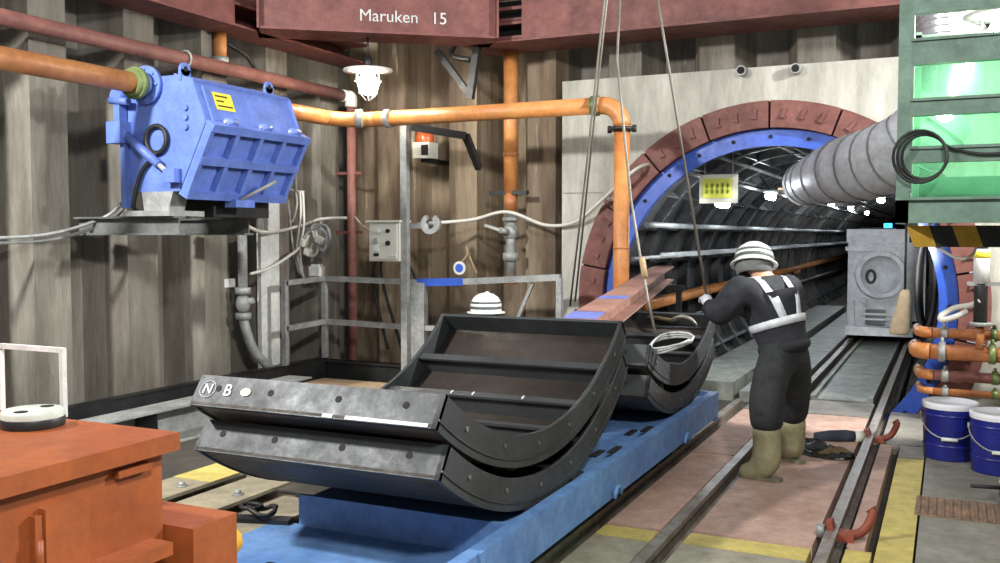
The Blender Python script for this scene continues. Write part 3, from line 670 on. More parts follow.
for i,(loc,aim,pw,sz) in enumerate(FLOODS):
    loc=V(loc); dr_=(V(aim)-loc).normalized()
    lab=['floodlight on a pole right of the green platform','added unseen floodlight high behind the camera on the right','added unseen floodlight high behind the orange locomotive, grazing the left piles'][i]
    t=thing('floodlight',lab,'floodlight',loc,'shaft floodlights')
    MB().lathe([(.02,-.22),(sz*.35,-.20),(sz*.55,-.03),(sz*.56,-.012),(sz*.5,-.03),(.02,-.19)],loc,20,dr_).build('reflector',galv,t)
    MB().cyl(loc-dr_*.2,loc-dr_*.2+V((0,0,.9)),.03,n=8).build('hanger',steel_dk,t)
    fb=flood_light(loc+dr_*.0,aim,pw,sz); mw=fb.matrix_basis.copy(); fb.parent=t; fb.location=(0,0,0)

# dark angle bracket under the back waler
p=at(452,52,1,8.5)
t=thing('angle_bracket','dark V-shaped steel angle bracket under the red waler','bracket',p)
a0=at(437,50,1,8.5);a1=at(470,95,1,8.5);a2=at(477,50,1,8.5);a3=at(455,40,1,8.5)
a0.z=a2.z=3.38; MB().bar(a0,a1,.05,.06).build('strut',steel_dk,t); MB().bar(a2,a1+V((0,0,-.04)),.07,.06).build('strut',steel_dk,t)
MB().tube(cat_rom([a3+V((0,0,-.03)),at(452,55,1,8.48),at(470,60,1,8.48)],5),.03,8).build('hook_arm',steel_dk,t)

# ------------------------------------------------------------------ railing, post, panel, beacon
ZR=1.07; RC=V((-5.88,8.16,0))
t=thing('guard_railing','grey steel guard railing with blue-painted piece in the back corner','railing',(-4.8,8.16,.24))
def post(x,y,z1=ZR,w=.05,z0=.24): MB().bb(x-w/2,x+w/2,y-w/2,y+w/2,z0,z1).build('post',galv,t)
e0=V((-5.88,7.50,0)); xe=at(560,277,1,8.16).x; xm=at(418,283,1,8.16).x; xb=at(464,283,1,8.16).x
post(*e0.xy); post(*RC.xy); MB().bb(xm-.09,xm+.09,8.12,8.20,.22,ZR-.02).build('post',galv,t)
for z in (ZR,.62):
    MB().bar((RC.x,e0.y,z-.02),(RC.x,RC.y,z),.05,.05).build('rail_bar',galv,t)
    MB().bar((RC.x,RC.y,z),(xm,RC.y,z-.02),.05,.055).build('rail_bar',galv,t)
MB().bar((xm,RC.y,ZR-.02),(xb,RC.y,ZR+.0),.05,.075).build('blue_rail_bar',blue_r,t)
MB().bar((xb,RC.y,ZR+.0),(xe,RC.y,ZR+.06),.05,.06).build('rail_bar',galv,t)
MB().bar((xm,RC.y,.60),(xe,RC.y,.62),.045,.05).build('rail_bar',galv,t)
MB().bar(at(533,283,1,8.2),at(518,318,1,8.2),.03,.03).build('brace',galv,t)
MB().bb(xe-.03,xe+.02,8.13,8.19,.2,ZR+.05).build('post',galv,t)
p=at(408,200,1,8.14); zt=at(408,125,1,8.14).z
t=thing('lamp_post','square grey steel post with dark cranked arm behind the railing','post',(p.x,8.14,ZR))
MB().bb(p.x-.035,p.x+.035,8.05,8.115,.05,zt).build('post',galv,t)
q0=at(412,127,1,8.12);q1=at(466,136,1,8.3);q2=at(479,168,1,8.6)
MB().bar(q0,q1,.06,.07).build('arm',steel_dk,t); MB().bar(q1,q2,.06,.07).build('arm',steel_dk,t)
c=at(389,241,1,8.10)
t=thing('control_panel','cream electrical control box fixed to the square post','control panel',c)
MB().bb(c.x-.18,c.x+.165,8.02,8.20,c.z-.20,c.z+.19).build('cabinet',panel_m,t)
MB().bb(c.x-.20,c.x+.185,7.99,8.22,c.z+.185,c.z+.205).build('rain_hood',panel_m,t)
MB().bb(c.x-.16,c.x+.145,8.008,8.02,c.z-.18,c.z+.17).build('door',panel_m,t)
for dx,dz,m,r in ((-.07,.10,white_m,.022),(.05,.10,hole_m,.02),(-.09,.0,galv,.03),(.05,-.02,hole_m,.024)):
    MB().cyl((c.x+dx,8.008,c.z+dz),(c.x+dx,7.985,c.z+dz),r,n=12).build('knob',m,t)
MB().bb(c.x-.12,c.x-.06,8.0,8.008,c.z-.10,c.z-.03).build('label_plate',white_m,t); MB().bb(c.x-.12,c.x-.06,8.0,8.008,c.z-.15,c.z-.12).build('label_plate',steel_dk,t)
MB().bb(c.x+.07,c.x+.13,8.0,8.008,c.z-.15,c.z-.13).build('label_plate',white_m,t)
MB().bb(c.x+.165,p.x-.03,8.08,8.12,c.z-.1,c.z+.1).build('mount_strap',galv,t)
for k,(dx,e) in enumerate(((-.16,-.12),(-.1,.05),(.1,.22),(.14,.3))):
    MB().tube(cat_rom([(c.x+dx,8.12,c.z-.18),(c.x+dx*1.6,8.2,c.z-.32),(c.x+dx*1.3+e*.3,8.24,c.z-.6),(c.x+e,8.26,.35)],5),.016,6).build('cable',dark_m,t)
c=at(431,224,1,8.12)
t=thing('beam_clamp','grey C-shaped clamp on the square post right of the panel','clamp',c)
MB().arc(1,(c.x,c.z),.05,.10,-2.6,2.6,8.09,8.15,16).build('jaw',galv,t); MB().bar((c.x-.22,8.12,c.z-.02),(c.x-.02,8.12,c.z-.02),.04,.05).build('screw',galv,t)
c=at(429,148,1,9.02)
t=thing('warning_beacon','amber topped white warning beacon on the back sheet piles','beacon',c)
MB().bb(c.x-.11,c.x+.09,8.86,9.06,c.z-.12,c.z+.05).build('base',panel_m,t); MB().bb(c.x-.0,c.x+.08,8.85,8.865,c.z-.09,c.z+.02).build('speaker_slot',hole_m,t)
MB().lathe([(.095,.05),(.10,.09),(.085,.17),(.04,.21),(.0,.215)],(c.x-.01,8.95,c.z),16).build('amber_dome',amber_m,t)
MB().bb(c.x-.06,c.x+.06,8.95,9.45,c.z-.16,c.z-.12).build('bracket',dark_m,t)
c=at(460,268,1,8.10)
t=thing('round_tag','small round blue tag hanging on the railing','tag',c)
MB().cyl((c.x,8.10,c.z),(c.x,8.085,c.z),.065,n=18).build('disc',panel_m,t); MB().cyl((c.x,8.085,c.z),(c.x,8.08,c.z),.042,n=18).build('blue_centre',blue_r,t)
MB().tube(cat_rom([(c.x+.02,8.1,c.z+.06),(c.x+.08,8.11,c.z+.14),(c.x+.05,8.13,c.z+.2),(c.x+.12,8.14,c.z+.03),(c.x+.16,8.15,c.z-.05)],4),.010,6).build('cord',wood_m,t)

# cables
def cable(pts,r,label,m=cable_w,k=8): 
    pts=[V(p) for p in pts]; return single('cable',MB().tube(cat_rom(pts,k),r,7),m,label,'cable',pts[0])
cable([at(418,224,1,8.3),at(470,220,1,8.7),at(507,212,1,8.72),at(545,225,1,8.74),at(575,222,1,8.7),at(600,202,1,8.62),at(640,167,1,8.62),at(668,168,1,9.3)],.018,'white cable sagging along the back wall into the tunnel mouth')
cable([at(608,200,1,8.70),at(625,196,1,8.72),at(650,198,1,9.2)],.022,'short white cable end crossing the blue ring')
cable([(-6.13,-1.0,1.75),(-6.10,1.5,1.62),(-6.08,3.4,1.50),at(0,238,0,-6.08),at(60,232,0,-6.05),at(105,217,0,-5.95),at(122,203,0,-5.75),V((-5.60,5.2,1.74))],.014,'upper grey cable drooping along the left wall to the hopper',galv)
cable([(-6.14,-1.0,1.70),(-6.12,1.6,1.55),(-6.10,3.3,1.45),at(0,243,0,-6.10),at(60,238,0,-6.08),at(108,222,0,-5.98),at(126,206,0,-5.80),V((-5.62,5.3,1.74))],.012,'lower grey cable drooping along the left wall to the hopper',galv)
cable([at(176,217,0,-6.05),at(220,212,0,-6.0),at(262,232,0,-5.96),at(300,226,1,8.3),at(322,219,1,8.4),at(347,218,1,8.5)],.018,'thick white cable looping under the hopper toward the red pipe')
cable([at(250,274,0,-6.02),at(270,268,0,-6.0),at(292,254,0,-5.95),at(300,247,1,8.2)],.014,'white cable sagging below the thick cable by the corner')
cable([at(355,217,1,8.72),at(362,225,1,8.6),at(372,232,1,8.3)],.012,'thin white cable from the red pipe to the control box')
# hanging bundle in the corner
c=at(302,232,1,8.2)
t=thing('cable_bundle','tangled bundle of white and grey cables hanging in the corner','cables',c)
def px(*pts,y=8.2): return cat_rom([at(a,b_,1,y+.03*random.random()) for a,b_ in pts],6)
for i,pp in enumerate([[(286,190),(285,215),(292,222),(297,205),(296,192)],[(300,192),(301,215),(297,250),(302,275)],[(303,192),(304,225),(300,250),(304,278),(312,276)],[(288,200),(292,240),(296,262),(300,274)],
     [(283,188),(296,191),(304,192)],[(320,228),(327,235),(324,250),(318,246),(312,228),(318,224)],[(316,230),(318,250),(312,256),(306,248),(309,235)],[(301,240),(310,232),(322,222)],[(309,232),(303,244),(308,254),(313,244)],[(313,226),(326,226),(330,240),(324,252)]]):
    MB().tube(px(*pp),.014 if i<5 else .017,6).build('cable',cable_w if i in (0,1,2,4,6) else galv,t)
for a,b_ in ((304,243),(320,240),(308,252)): p=at(a,b_,1,8.18); MB().box(p,(.07,.06,.07),M.Rotation(.4,3,'Y')).build('connector',panel_m,t)
MB().cyl(at(296,172,1,8.2),at(296,192,1,8.2),.012,n=6).build('hanging_hook',galv,t)
p=at(318,271,1,8.16); single('junction_box',MB().box((p.x,8.14,ZR+.075),(.13,.1,.10)).box((p.x,8.14,ZR+.135),(.09,.08,.02)),white_m,'small white junction box sitting on the railing corner','box',(p.x,8.14,ZR+.026))
# plank over a white board that imitates lit pile; grey standpipe by the left wall
yb=at(272,260,0,-6.1).y
single('lit_pile_board',MB().bb(-6.14,-6.09,yb-.18,yb+.10,.0,at(272,232,0,-6.1).z).bb(-6.14,-6.08,yb-.08,yb+.1,at(272,232,0,-6.1).z,at(272,200,0,-6.1).z),white_m,'pale board, wide lower part standing for lit pile, left of the cable bundle','board',(-6.11,yb,0))
p=at(243,290,0,-6.02)
t=thing('standpipe','grey standpipe with valve and drooping hose on the left wall','pipe',(-6.02,p.y,.7))
zt=at(243,225,0,-6.02).z; zv=at(245,300,0,-6.02).z
MB().cyl((-6.02,p.y,zt+.3),(-6.02,p.y,zv),.045,n=14).build('pipe_run',galv,t)
MB().cyl((-6.02,p.y,zv+.12),(-6.02,p.y,zv+.06),.075,n=12).cyl((-6.02,p.y,zv-.12),(-6.02,p.y,zv-.18),.075,n=12).ball((-6.02,p.y,zv-.03),(.07,.07,.09)).cyl((-6.02,p.y,zv-.03),(-5.92,p.y+.03,zv),.03,n=8).build('valve',galv,t)
MB().tube(cat_rom([(-6.02,p.y,zv-.16),(-6.0,p.y+.02,zv-.3),at(255,352,0,-5.97),at(272,370,0,-5.97)],6),.045,10).build('hose',galv,t)
p=at(230,283,0,-6.16); single('paper_label',MB().bb(-6.165,-6.158,p.y-.07,p.y+.07,p.z-.04,p.z+.04),white_m,'small white paper label on the left sheet piles','label',p)

# ------------------------------------------------------------------ left floor: beams, channel, plywood
for x,ye,lab in ((-4.12,4.86,'yellow-grey floor beam farthest left beside the orange locomotive'),(-3.70,4.62,'middle of three floor beams left of the trolley'),(-3.24,4.3,'floor beam nearest the blue trolley on its left')):
    t=thing('floor_beam',lab,'beam',(x,2.5,ZB),'steel floor beams left of the trolley')
    MB().ibeam((x,-1,ZB+.06),(x,ye,ZB+.06),.12,.30,.02,.02).build('beam_body',beam_f,t)
    for y in (3.4,4.2): MB().cyl((x+.06,y,ZB+.12),(x+.06,y,ZB+.15),.018,n=8).cyl((x+.06,y,ZB+.12),(x+.06,y,ZB+.128),.032,n=8).build('anchor_bolt',galv,t)
    if x<-4: MB().bb(x-.149,x+.149,4.35,4.84,ZB+.1205,ZB+.1225).build('yellow_paint',ply_y,t)
t=thing('steel_channel','long grey steel channel lying along the left kerb','channel',(-5.45,5,ZB))
MB().prism([(-5.60,.20),(-5.34,.20),(-5.34,.185),(-5.58,.185),(-5.58,ZB+.015),(-5.34,ZB+.015),(-5.34,ZB),(-5.60,ZB)],1,1.5,7.2).build('channel_body',galv,t)
for y in (4.3,5.3,6.3): MB().bb(-5.58,-5.36,y,y+.012,ZB+.015,.185).build('stiffener',steel_dk,t)
t=thing('plywood_sheet','clean tan plywood sheet on bearers behind the segments','plywood',(-5,7.6,ZB))
MB().bb(-5.8,-4.25,7.25,8.02,.025,.05).build('sheet',ply_t,t)
for x in (-5.7,-5.05,-4.4): MB().bb(x-.05,x+.05,7.3,8.0,ZB,.025).build('bearer',wood_m,t)

# ------------------------------------------------------------------ orange locomotive in the foreground
k=.90; cr=CAM+(at(180,432,2,1.0)-CAM)*k        # right far corner of the lid
t=thing('battery_locomotive','orange steel battery locomotive box in the left foreground','locomotive',(-2.1,.9,.05))
ZL=cr.z; XR=cr.x; YF=cr.y
MB().bb(XR-1.0,XR,-.6,YF,ZL-.042,ZL).build('lid',orange_l,t)
MB().bb(XR-.96,XR-.03,-.55,YF-.03,.62,ZL-.042).build('body',orange_l,t)
def sp(a,b_,dx=-.015): return at(a,b_,0,XR+dx)
q0,q1=sp(118,470),sp(152,462); MB().bb(XR-.04,XR-.012,q0.y,q1.y,q1.z-.016,q1.z).build('lid_clip',orange_l,t)
q0,q1=sp(43,505),sp(87,496); MB().bb(XR-.031,XR-.008,q0.y,q1.y,.55,q1.z).build('access_panel',orange_l,t)
MB().bb(XR-.031,XR-.012,q0.y-.022,q0.y-.006,.55,q1.z-.01).cyl((XR-.012,q0.y-.014,q1.z-.14),(XR-.012,q0.y-.014,q1.z-.06),.009,n=8).build('panel_hinge',orange_l,t)
MB().bb(XR-1.02,XR+.03,-.8,YF+.02,.30,.64).build('frame',orange_l,t)
q0=sp(168,541,.02); MB().bb(XR-.04,XR+.035,q0.y-.40,q0.y,q0.z-.03,q0.z).build('step_flange',orange_l,t)
q1=sp(186,533,.06); MB().bb(XR-.20,XR+.055,YF-.02,YF+.13,.50,q1.z).build('bumper_block',orange_l,t)
MB().cyl((XR-.02,YF+.13,q1.z-.10),(XR-.02,YF+.20,q1.z-.10),.035,n=12).build('buffer',yel_m,t)
for x in (TL,TR):
    for y in (-.3,1.2): MB().cyl((x-.05,y,.20),(x+.05,y,.20),.15,n=20).build('wheel',steel_dk,t)
for y in (-.3,1.2): MB().cyl((TL,y,.20),(TR,y,.20),.04,n=10).bb(XR-1.0,XR+.0,y-.05,y+.05,.24,.30).build('axle',steel_dk,t)
def lidp(px_,py_): return at(px_,py_,2,ZL)
c=lidp(33,426)
t=thing('round_cover','pale round steel disc with two holes on the orange lid','disc',c)
MB().lathe([(0,0),(.068,0),(.072,.006),(.072,.036),(.068,.042),(0,.042)],c,28).build('disc',mat('disc_pale',(202,208,196),(184,190,180),rough=.5),t)
MB().lathe([(.0725,.002),(.074,.006),(.074,.022),(.0725,.024)],c,28).build('rubber_rim',steel_dk,t)
for dx,dy in ((.0,.042),(.012,-.042)): 
    q=c+V((dx,dy,0)); MB().lathe([(0,.0422),(.016,.0422),(.016,.0435),(0,.0435)],q,14).build('bolt_hole',hole_m,t)
g0=lidp(2,410); g1=lidp(64,417); hz=at(64,348,1,g1.y).z-ZL
t=thing('grab_handle','white U-shaped steel handle standing on the orange lid','handle',(g0+g1)/2)
MB().bar(g0,g0+V((0,0,hz)),.013,.013).build('upright',white_m,t); MB().bar(g1,g1+V((0,0,hz)),.013,.013).build('upright',white_m,t)
MB().bar(g0+V((0,0,hz-.006)),g1+V((0,0,hz-.006)),.013,.013).build('cross_bar',white_m,t)

# ------------------------------------------------------------------ inside the tunnel
for i,(y,x) in enumerate(((9.75,-2.10),(12.2,-2.03),(15.2,-2.0),(18.6,-2.0),(22.5,-2.0),(27,-2.0))):
    z=(1.84,2.0,2.07,2.1,2.1,2.1)[i]
    lab=['nearest','second nearest','third nearest','fourth nearest','fifth nearest','farthest'][i]
    t=thing('tunnel_lamp',lab+' bright lamp on the left of the tunnel roof','lamp',(x,y,z),'lamps along the tunnel roof')
    MB().cyl((x-.0,y-.16,z),(x,y+.16,z),.045,n=12).build('lamp_tube',tube_m,t); MB().bb(x-.06,x+.06,y-.2,y+.2,z+.046,z+.075).build('housing',white_m,t)
    a=math.atan2(x-CX,z-CZ); MB().bar((x,y,z+.075),(CX+math.sin(a)*1.50,y,CZ+math.cos(a)*1.50),.03,.03).build('bracket',steel_dk,t)
for i,(y,x,z) in enumerate(((11.2,-.72,1.98),(15.5,-.95,2.05),(22,-.95,2.05))):
    lab=['nearest','middle','farthest'][i]
    t=thing('tunnel_lamp',lab+' of the small lamps on the right of the tunnel roof','lamp',(x,y,z),'lamps along the tunnel roof')
    MB().cyl((x,y-.16,z),(x,y+.16,z),.045,n=12).build('lamp_tube',tube_m,t); MB().bb(x-.06,x+.06,y-.2,y+.2,z+.046,z+.075).build('housing',white_m,t)
    a=math.atan2(x-CX,z-CZ); MB().bar((x,y,z+.075),(CX+math.sin(a)*1.50,y,CZ+math.cos(a)*1.50),.03,.03).build('bracket',steel_dk,t)
def in_tun(x): return CX-math.sqrt(1.49**2-(x-CZ)**2)
t=thing('tunnel_pipe','orange pipe running along the left side inside the tunnel','pipe',(-2.72,9.2,.95))
MB().cyl((-2.80,9.1,.80),(-2.80,40,.95),.06,n=14).build('pipe_run',orange_p,t)
for y in (12,16,20): MB().cyl((-2.80,y,.815),(-2.80,y+.06,.815),.08,n=14).build('coupling',copper_p,t)
for z,r,lab,m in ((1.28,.022,'upper cable rack pipe along the tunnel wall above the orange pipe',galv),(1.62,.03,'grey service pipe high on the left tunnel wall',galv),(.52,.05,'dark drain pipe low on the left tunnel wall',steel_dk),(2.12,.02,'thin conduit along the upper left tunnel wall',galv)):
    x=in_tun(z)+r+.03; single('service_pipe',MB().cyl((x,9.2,z),(x,40,z),r,n=10),m,lab,'pipe',(x,9.2,z))
for dx,lab in ((-.55,'left'),(.1,'middle'),(.5,'right')):
    z=CZ+math.sqrt(1.46**2-dx*dx); single('roof_conduit',MB().cyl((CX+dx,9.2,z),(CX+dx,40,z),.02,n=8),galv,lab+' grey conduit along the tunnel roof','conduit',(CX+dx,9.2,z))
z=1.86; single('cable_tray',MB().prism([(-2.62,1.30),(-2.45,1.30),(-2.45,1.34),(-2.46,1.34),(-2.46,1.31),(-2.61,1.31),(-2.61,1.34),(-2.62,1.34)],1,9.3,40),galv,'metal cable tray along the left tunnel wall','cable tray',(-2.5,9.3,1.3))
p0=at(700,175,1,9.3); p1=at(738,203,1,9.3)
t=thing('hanging_sign','pale sign board with yellow-green printing hung in the tunnel mouth','sign',((p0.x+p1.x)/2,9.3,p1.z))
MB().bb(p0.x,p1.x,9.28,9.30,p1.z,p0.z).build('board',panel_m,t)
MB().bb(p0.x+.03,p1.x-.05,9.274,9.28,p1.z+.05,p0.z-.04).build('yellow_field',sign_y,t)
for zz in (.35,.55): 
    for k_ in range(5):
        xx=p0.x+.06+k_*.05; z0=p1.z+(p0.z-p1.z)*zz; MB().bb(xx,xx+.035,9.270,9.274,z0,z0+.03+.008*(k_%2)).bb(xx+.012,xx+.022,9.270,9.274,z0-.012,z0+.045).build('printed_character',mat('sign_ink',(150,160,60),rough=.6,bump=0),t)
for x in (p0.x+.05,p1.x-.05): MB().cyl((x,9.29,p0.z),(x,9.29,CZ+math.sqrt(1.48**2-(x-CX)**2)),.006,n=6).build('hanger_wire',galv,t)
p=at(790,190,1,13.0); single('roof_plank',MB().box((p.x,13.2,p.z),(.18,1.2,.03)),wood_m,'timber plank under the tunnel roof beside the lamps','plank',(p.x,13.2,p.z-.015))
# grey service locomotive front
LX0,LX1,LY=-1.27,-.44,14.0
t=thing('service_locomotive','grey steel locomotive end with round recess standing in the tunnel','locomotive',((LX0+LX1)/2,LY+1,.05))
MB().bb(LX0,LX1,LY,LY+2.6,.24,1.42).build('body',grey_p,t)
MB().bb(LX0-.02,LX1-.05,LY-.03,LY+2.6,1.42,1.60).build('top_box',grey_p,t)
MB().bb(LX0-.03,LX1+.02,LY-.06,LY,1.30,1.36).build('ledge',grey_p,t)
cz=.98; cx=(LX0+LX1)/2+.02
MB().arc(1,(cx,cz),.26,.32,0,2*PI,LY-.16,LY+.0,28).build('round_rim',grey_p,t)
MB().lathe([(.26,.10),(.20,.012),(0,.005)],(cx,LY,cz),24,V((0,-1,0))).build('dish',grey_p,t)
MB().tube([V((cx-.13+.055*math.cos(a),LY-.04,cz-.03+.085*math.sin(a))) for a in [2*PI*i/14 for i in range(14)]],.02,7,closed=True).build('hose_loop',dark_m,t)
MB().bb(LX0-.02,LX1+.02,LY-.10,LY+2.7,.14,.26).build('frame',grey_p,t)
MB().bb(LX0+.25,LX0+.5,LY-.14,LY-.04,.30,.50).build('coupler_box',steel_dk,t)
for z in (.36,.43): MB().bb(LX0+.2,LX0+.55,LY-.16,LY-.14,z,z+.025).build('coupler_bar',grey_p,t)
for x in (LX0+.02,LX1-.1): MB().bb(x,x+.08,LY-.05,LY,.26,.62).build('corner_plate',grey_p,t)
MB().bb(LX1,LX1+.16,LY+.02,LY+1.2,.35,1.35).build('side_cabinet',grey_p,t)
MB().cyl((LX0+.22,LY-.04,.62),(LX0+.22,LY-.12,.62),.04,n=10).build('lamp_boss',grey_p,t)
p=at(888,222,1,LY+.1); MB().box((p.x,LY+.12,1.60+.05),(.10,.06,.06)).build('signal_lamp',cyan_m,t); MB().bb(LX0+.1,LX0+.6,LY+.1,LY+.3,1.60,1.62).build('lamp_base',dark_m,t)
for x in (RL,RR):
    for y in (LY+.4,LY+2.0): MB().cyl((x-.04,y,.05+.12),(x+.04,y,.05+.12),.12,n=18).build('wheel',steel_dk,t)
t=thing('hose_coil','black hose coil hanging between the grey locomotive and blue ring','hose',at(925,300,1,9.4))
for r_ in (.0,.05,.1):
    MB().tube([at(926,283,1,9.35+r_)+V(((.075-r_*.2)*math.cos(a),r_*.3,.42*math.sin(a))) for a in [2*PI*i/20 for i in range(20)]],.03,7,closed=True).build('hose_turn',dark_m,t)

# ------------------------------------------------------------------ big ventilation duct
path=[at(806,183,1,9.7),at(815,180,1,8.92),at(846,170,1,8.22),at(880,161,1,7.88),at(915,143,1,7.62),at(945,108,1,7.6)]
rad=[.21,.22,.27,.28,.27,.24]
pp=cat_rom(path,6); rr=[]
for i in range(len(pp)):
    u=i/6; j=min(int(u),4); rr.append((rad[j]+(rad[j+1]-rad[j])*(u-j))*(1.0-.035*(i%3==0)))
t=thing('ventilation_duct','large grey flexible ventilation duct rising out of the tunnel mouth','duct',pp[len(pp)//2])
MB().tube(pp,rr,20,caps=False).build('duct_skin',duct_m,t)
MB().lathe([(.225,-.02),(.20,-.02),(.20,.12),(.215,.12)],pp[0],20,pp[1]-pp[0]).build('duct_collar',white_m,t)
def ringpts(i):
    d=(pp[min(i+1,len(pp)-1)]-pp[max(i-1,0)]).normalized(); _,s_,u=frame((0,0,0),d)
    return [pp[i]+(s_*math.cos(a)+u*math.sin(a))*(rr[i]+.004) for a in [2*PI*q/24 for q in range(24)]]
for i in range(3,len(pp)-1,3): MB().tube(ringpts(i),.009,5,closed=True).build('duct_band',band_m,t)
up=pp[-1]; 
vp=[up,at(950,80,1,7.62),at(950,50,1,7.65),at(950,-60,1,7.65)]
vv=cat_rom(vp,8); MB().tube(vv,[.24,.24]+[.22]*(len(vv)-2),20,caps=False).build('rising_duct',duct_s,t)
for i in range(30):
    z=2.75+.05*i; q=V((vp[2].x,7.65,z)); MB().tube([q+V((.222*math.cos(a),.222*math.sin(a),0)) for a in [2*PI*j/20 for j in range(20)]],.008,5,closed=True).build('duct_band',duct_s,t)

# ------------------------------------------------------------------ green platform
GY=5.5; gx0=at(898,100,1,GY).x; gx1=at(911,100,1,GY).x
t=thing('green_platform','raised green steel platform frame with barred railing at the right','platform',(1.0,6.3,0))
MB().bb(gx0,gx1,GY-.03,GY+.03,1.58,4.0).build('stile',green_s,t)
MB().bb(gx1,gx1+.012,GY-.03,GY+.09,1.75,4.0).build('stile_flange',green_s,t)
for py,h_ in ((2,.10),(50,.135),(106,.09),(154,.085)):
    z=at(950,py,1,GY).z; MB().bb(gx1,2.2,GY-.03,GY+.025,z-h_/2,z+h_/2).bb(gx1,2.2,GY-.045,GY+.04,z+h_/2-.015,z+h_/2).build('rail_bar',green_s,t)
z0=at(950,223,1,GY).z; z1=at(950,197,1,GY).z
MB().bb(gx0,2.2,GY-.03,GY+.03,z0,z1).bb(gx0,2.2,GY-.06,GY+.05,z1-.015,z1).build('deck_beam',green_s,t)
MB().bb(gx1+.02,2.2,GY+.03,7.2,z1-.06,z1-.02).build('deck',green_s,t)
MB().bb(gx0,gx1,GY+.03,7.2,z0,z1).build('deck_beam',green_s,t)
MB().bb(gx0+.01,gx1,7.14,7.2,z0,2.9).build('stile',green_s,t)
for z in (2.85,): MB().bb(gx0+.01,2.2,7.14,7.19,z-.03,z+.03).build('rail_bar',green_s,t)
for x in (.75,2.15):
    for y in (GY+.02,7.1): MB().bb(x-.05,x+.05,y-.05,y+.05,0,z0).build('leg',green_s,t)
single('vinyl_sheet',MB().bb(gx1+.015,2.1,GY+.05,GY+.053,z1,at(950,62,1,GY).z),vinyl_m,'translucent green vinyl sheet hung behind the platform rails','sheet',(1,GY+.05,z1))
single('green_toe_board',MB().bb(gx1+.05,1.9,GY+.10,GY+.115,z1-.02,z1+.11),green_s,'green toe board behind the lower platform rail','board',(1,GY+.1,z1-.02))
hz=thing('hazard_beam','black and yellow striped beam under the green platform','beam',(.4,7.1,1.45))
zA,zB=at(940,247,1,7.0).z,z0-.0
xa=at(914,235,1,7.0).x; w_=.14
for i in range(14):
    x=xa+i*w_; MB()._add([(x-.05,7.0,zB),(x+w_-.05,7.0,zB),(x+w_,7.0,zA),(x,7.0,zA),(x-.05,7.06,zB),(x+w_-.05,7.06,zB),(x+w_,7.06,zA),(x,7.06,zA)],[(0,1,2,3),(7,6,5,4),(0,4,5,1),(1,5,6,2),(2,6,7,3),(3,7,4,0)]).build('hazard_stripe',yel_m if i%2==0 else blk_m,hz)
c=at(922,157,1,GY-.06)
t=thing('black_cable_coil','black cable coil looped over the green platform corner','cable',c)
for r_,dx in ((.125,0),(.115,.012),(.135,-.01)):
    MB().tube([c+V((dx+r_*.95*math.cos(a),-.02+.02*math.sin(a*2)+dx,r_*math.sin(a))) for a in [2*PI*i/22 for i in range(22)]],.008,6,closed=True).build('cable_turn',dark_m,t)
MB().tube(cat_rom([c+V((.11,0,.06)),at(955,149,1,GY-.05),at(985,154,1,GY-.05),at(1040,150,1,GY-.05)],5),.008,6).build('cable_tail',dark_m,t)
c=at(945,114,1,5.72)  # glowing disc added for a bright glint behind the rails
t=thing('glint_disc','small glowing disc added for a bright glint behind the green rails','added light',c)
MB().cyl(c+V((0,.02,0)),c+V((0,-.01,0)),.035,n=14).build('lens',bulb_m,t); MB().cyl(c+V((0,.02,0)),c+V((0,.06,0)),.045,n=14).build('housing',galv,t)
MB().bar(c+V((0,.05,0)),(c.x,5.52,at(950,106,1,GY).z),.015,.015).build('arm',galv,t)
c=V((-.17,7.30,1.50))
t=thing('tunnel_fill_spot','added spot lamp under the green platform brightening the grey locomotive in the tunnel','added light',c)  # added spot that brightens the grey locomotive's front
d_=(V((-1.15,14,.95))-c).normalized()
MB().lathe([(.01,-.09),(.035,-.08),(.05,-.01),(.046,-.01),(.01,-.07)],c,14,d_).build('reflector',dark_m,t); MB().bar(c-d_*.06,V((c.x+.05,7.12,1.60)),.015,.015).build('arm',galv,t)
l_=bpy.data.lights.new('lamp_beam','SPOT'); l_.energy=620; l_.spot_size=math.radians(26); l_.spot_blend=.8; l_.shadow_soft_size=.05; l_.color=(1,.98,.95)
o_=bpy.data.objects.new('lamp_beam',l_); COL.objects.link(o_); o_.parent=t; o_.rotation_euler=d_.to_track_quat('-Z','Y').to_euler()
c=at(902,313,1,5.45)
t=thing('canvas_bag','beige canvas bag hanging by a cord from the green platform','bag',c)
b=MB(); b.lathe([(.012,.125),(.022,.12),(.03,.08),(.045,-.05),(.05,-.10),(.04,-.115),(0,-.118)],c,14); 
for i,v in enumerate(b.v): v.y=c.y+(v.y-c.y)*.6; v.x+=(c.z-v.z)*-.12*-1*-1
b.build('bag_body',bag_m,t)
MB().tube([c+V((.012,0,.12)),(c.x+.012,5.45,z0-.0)],.006,6).build('cord',dark_m,t)

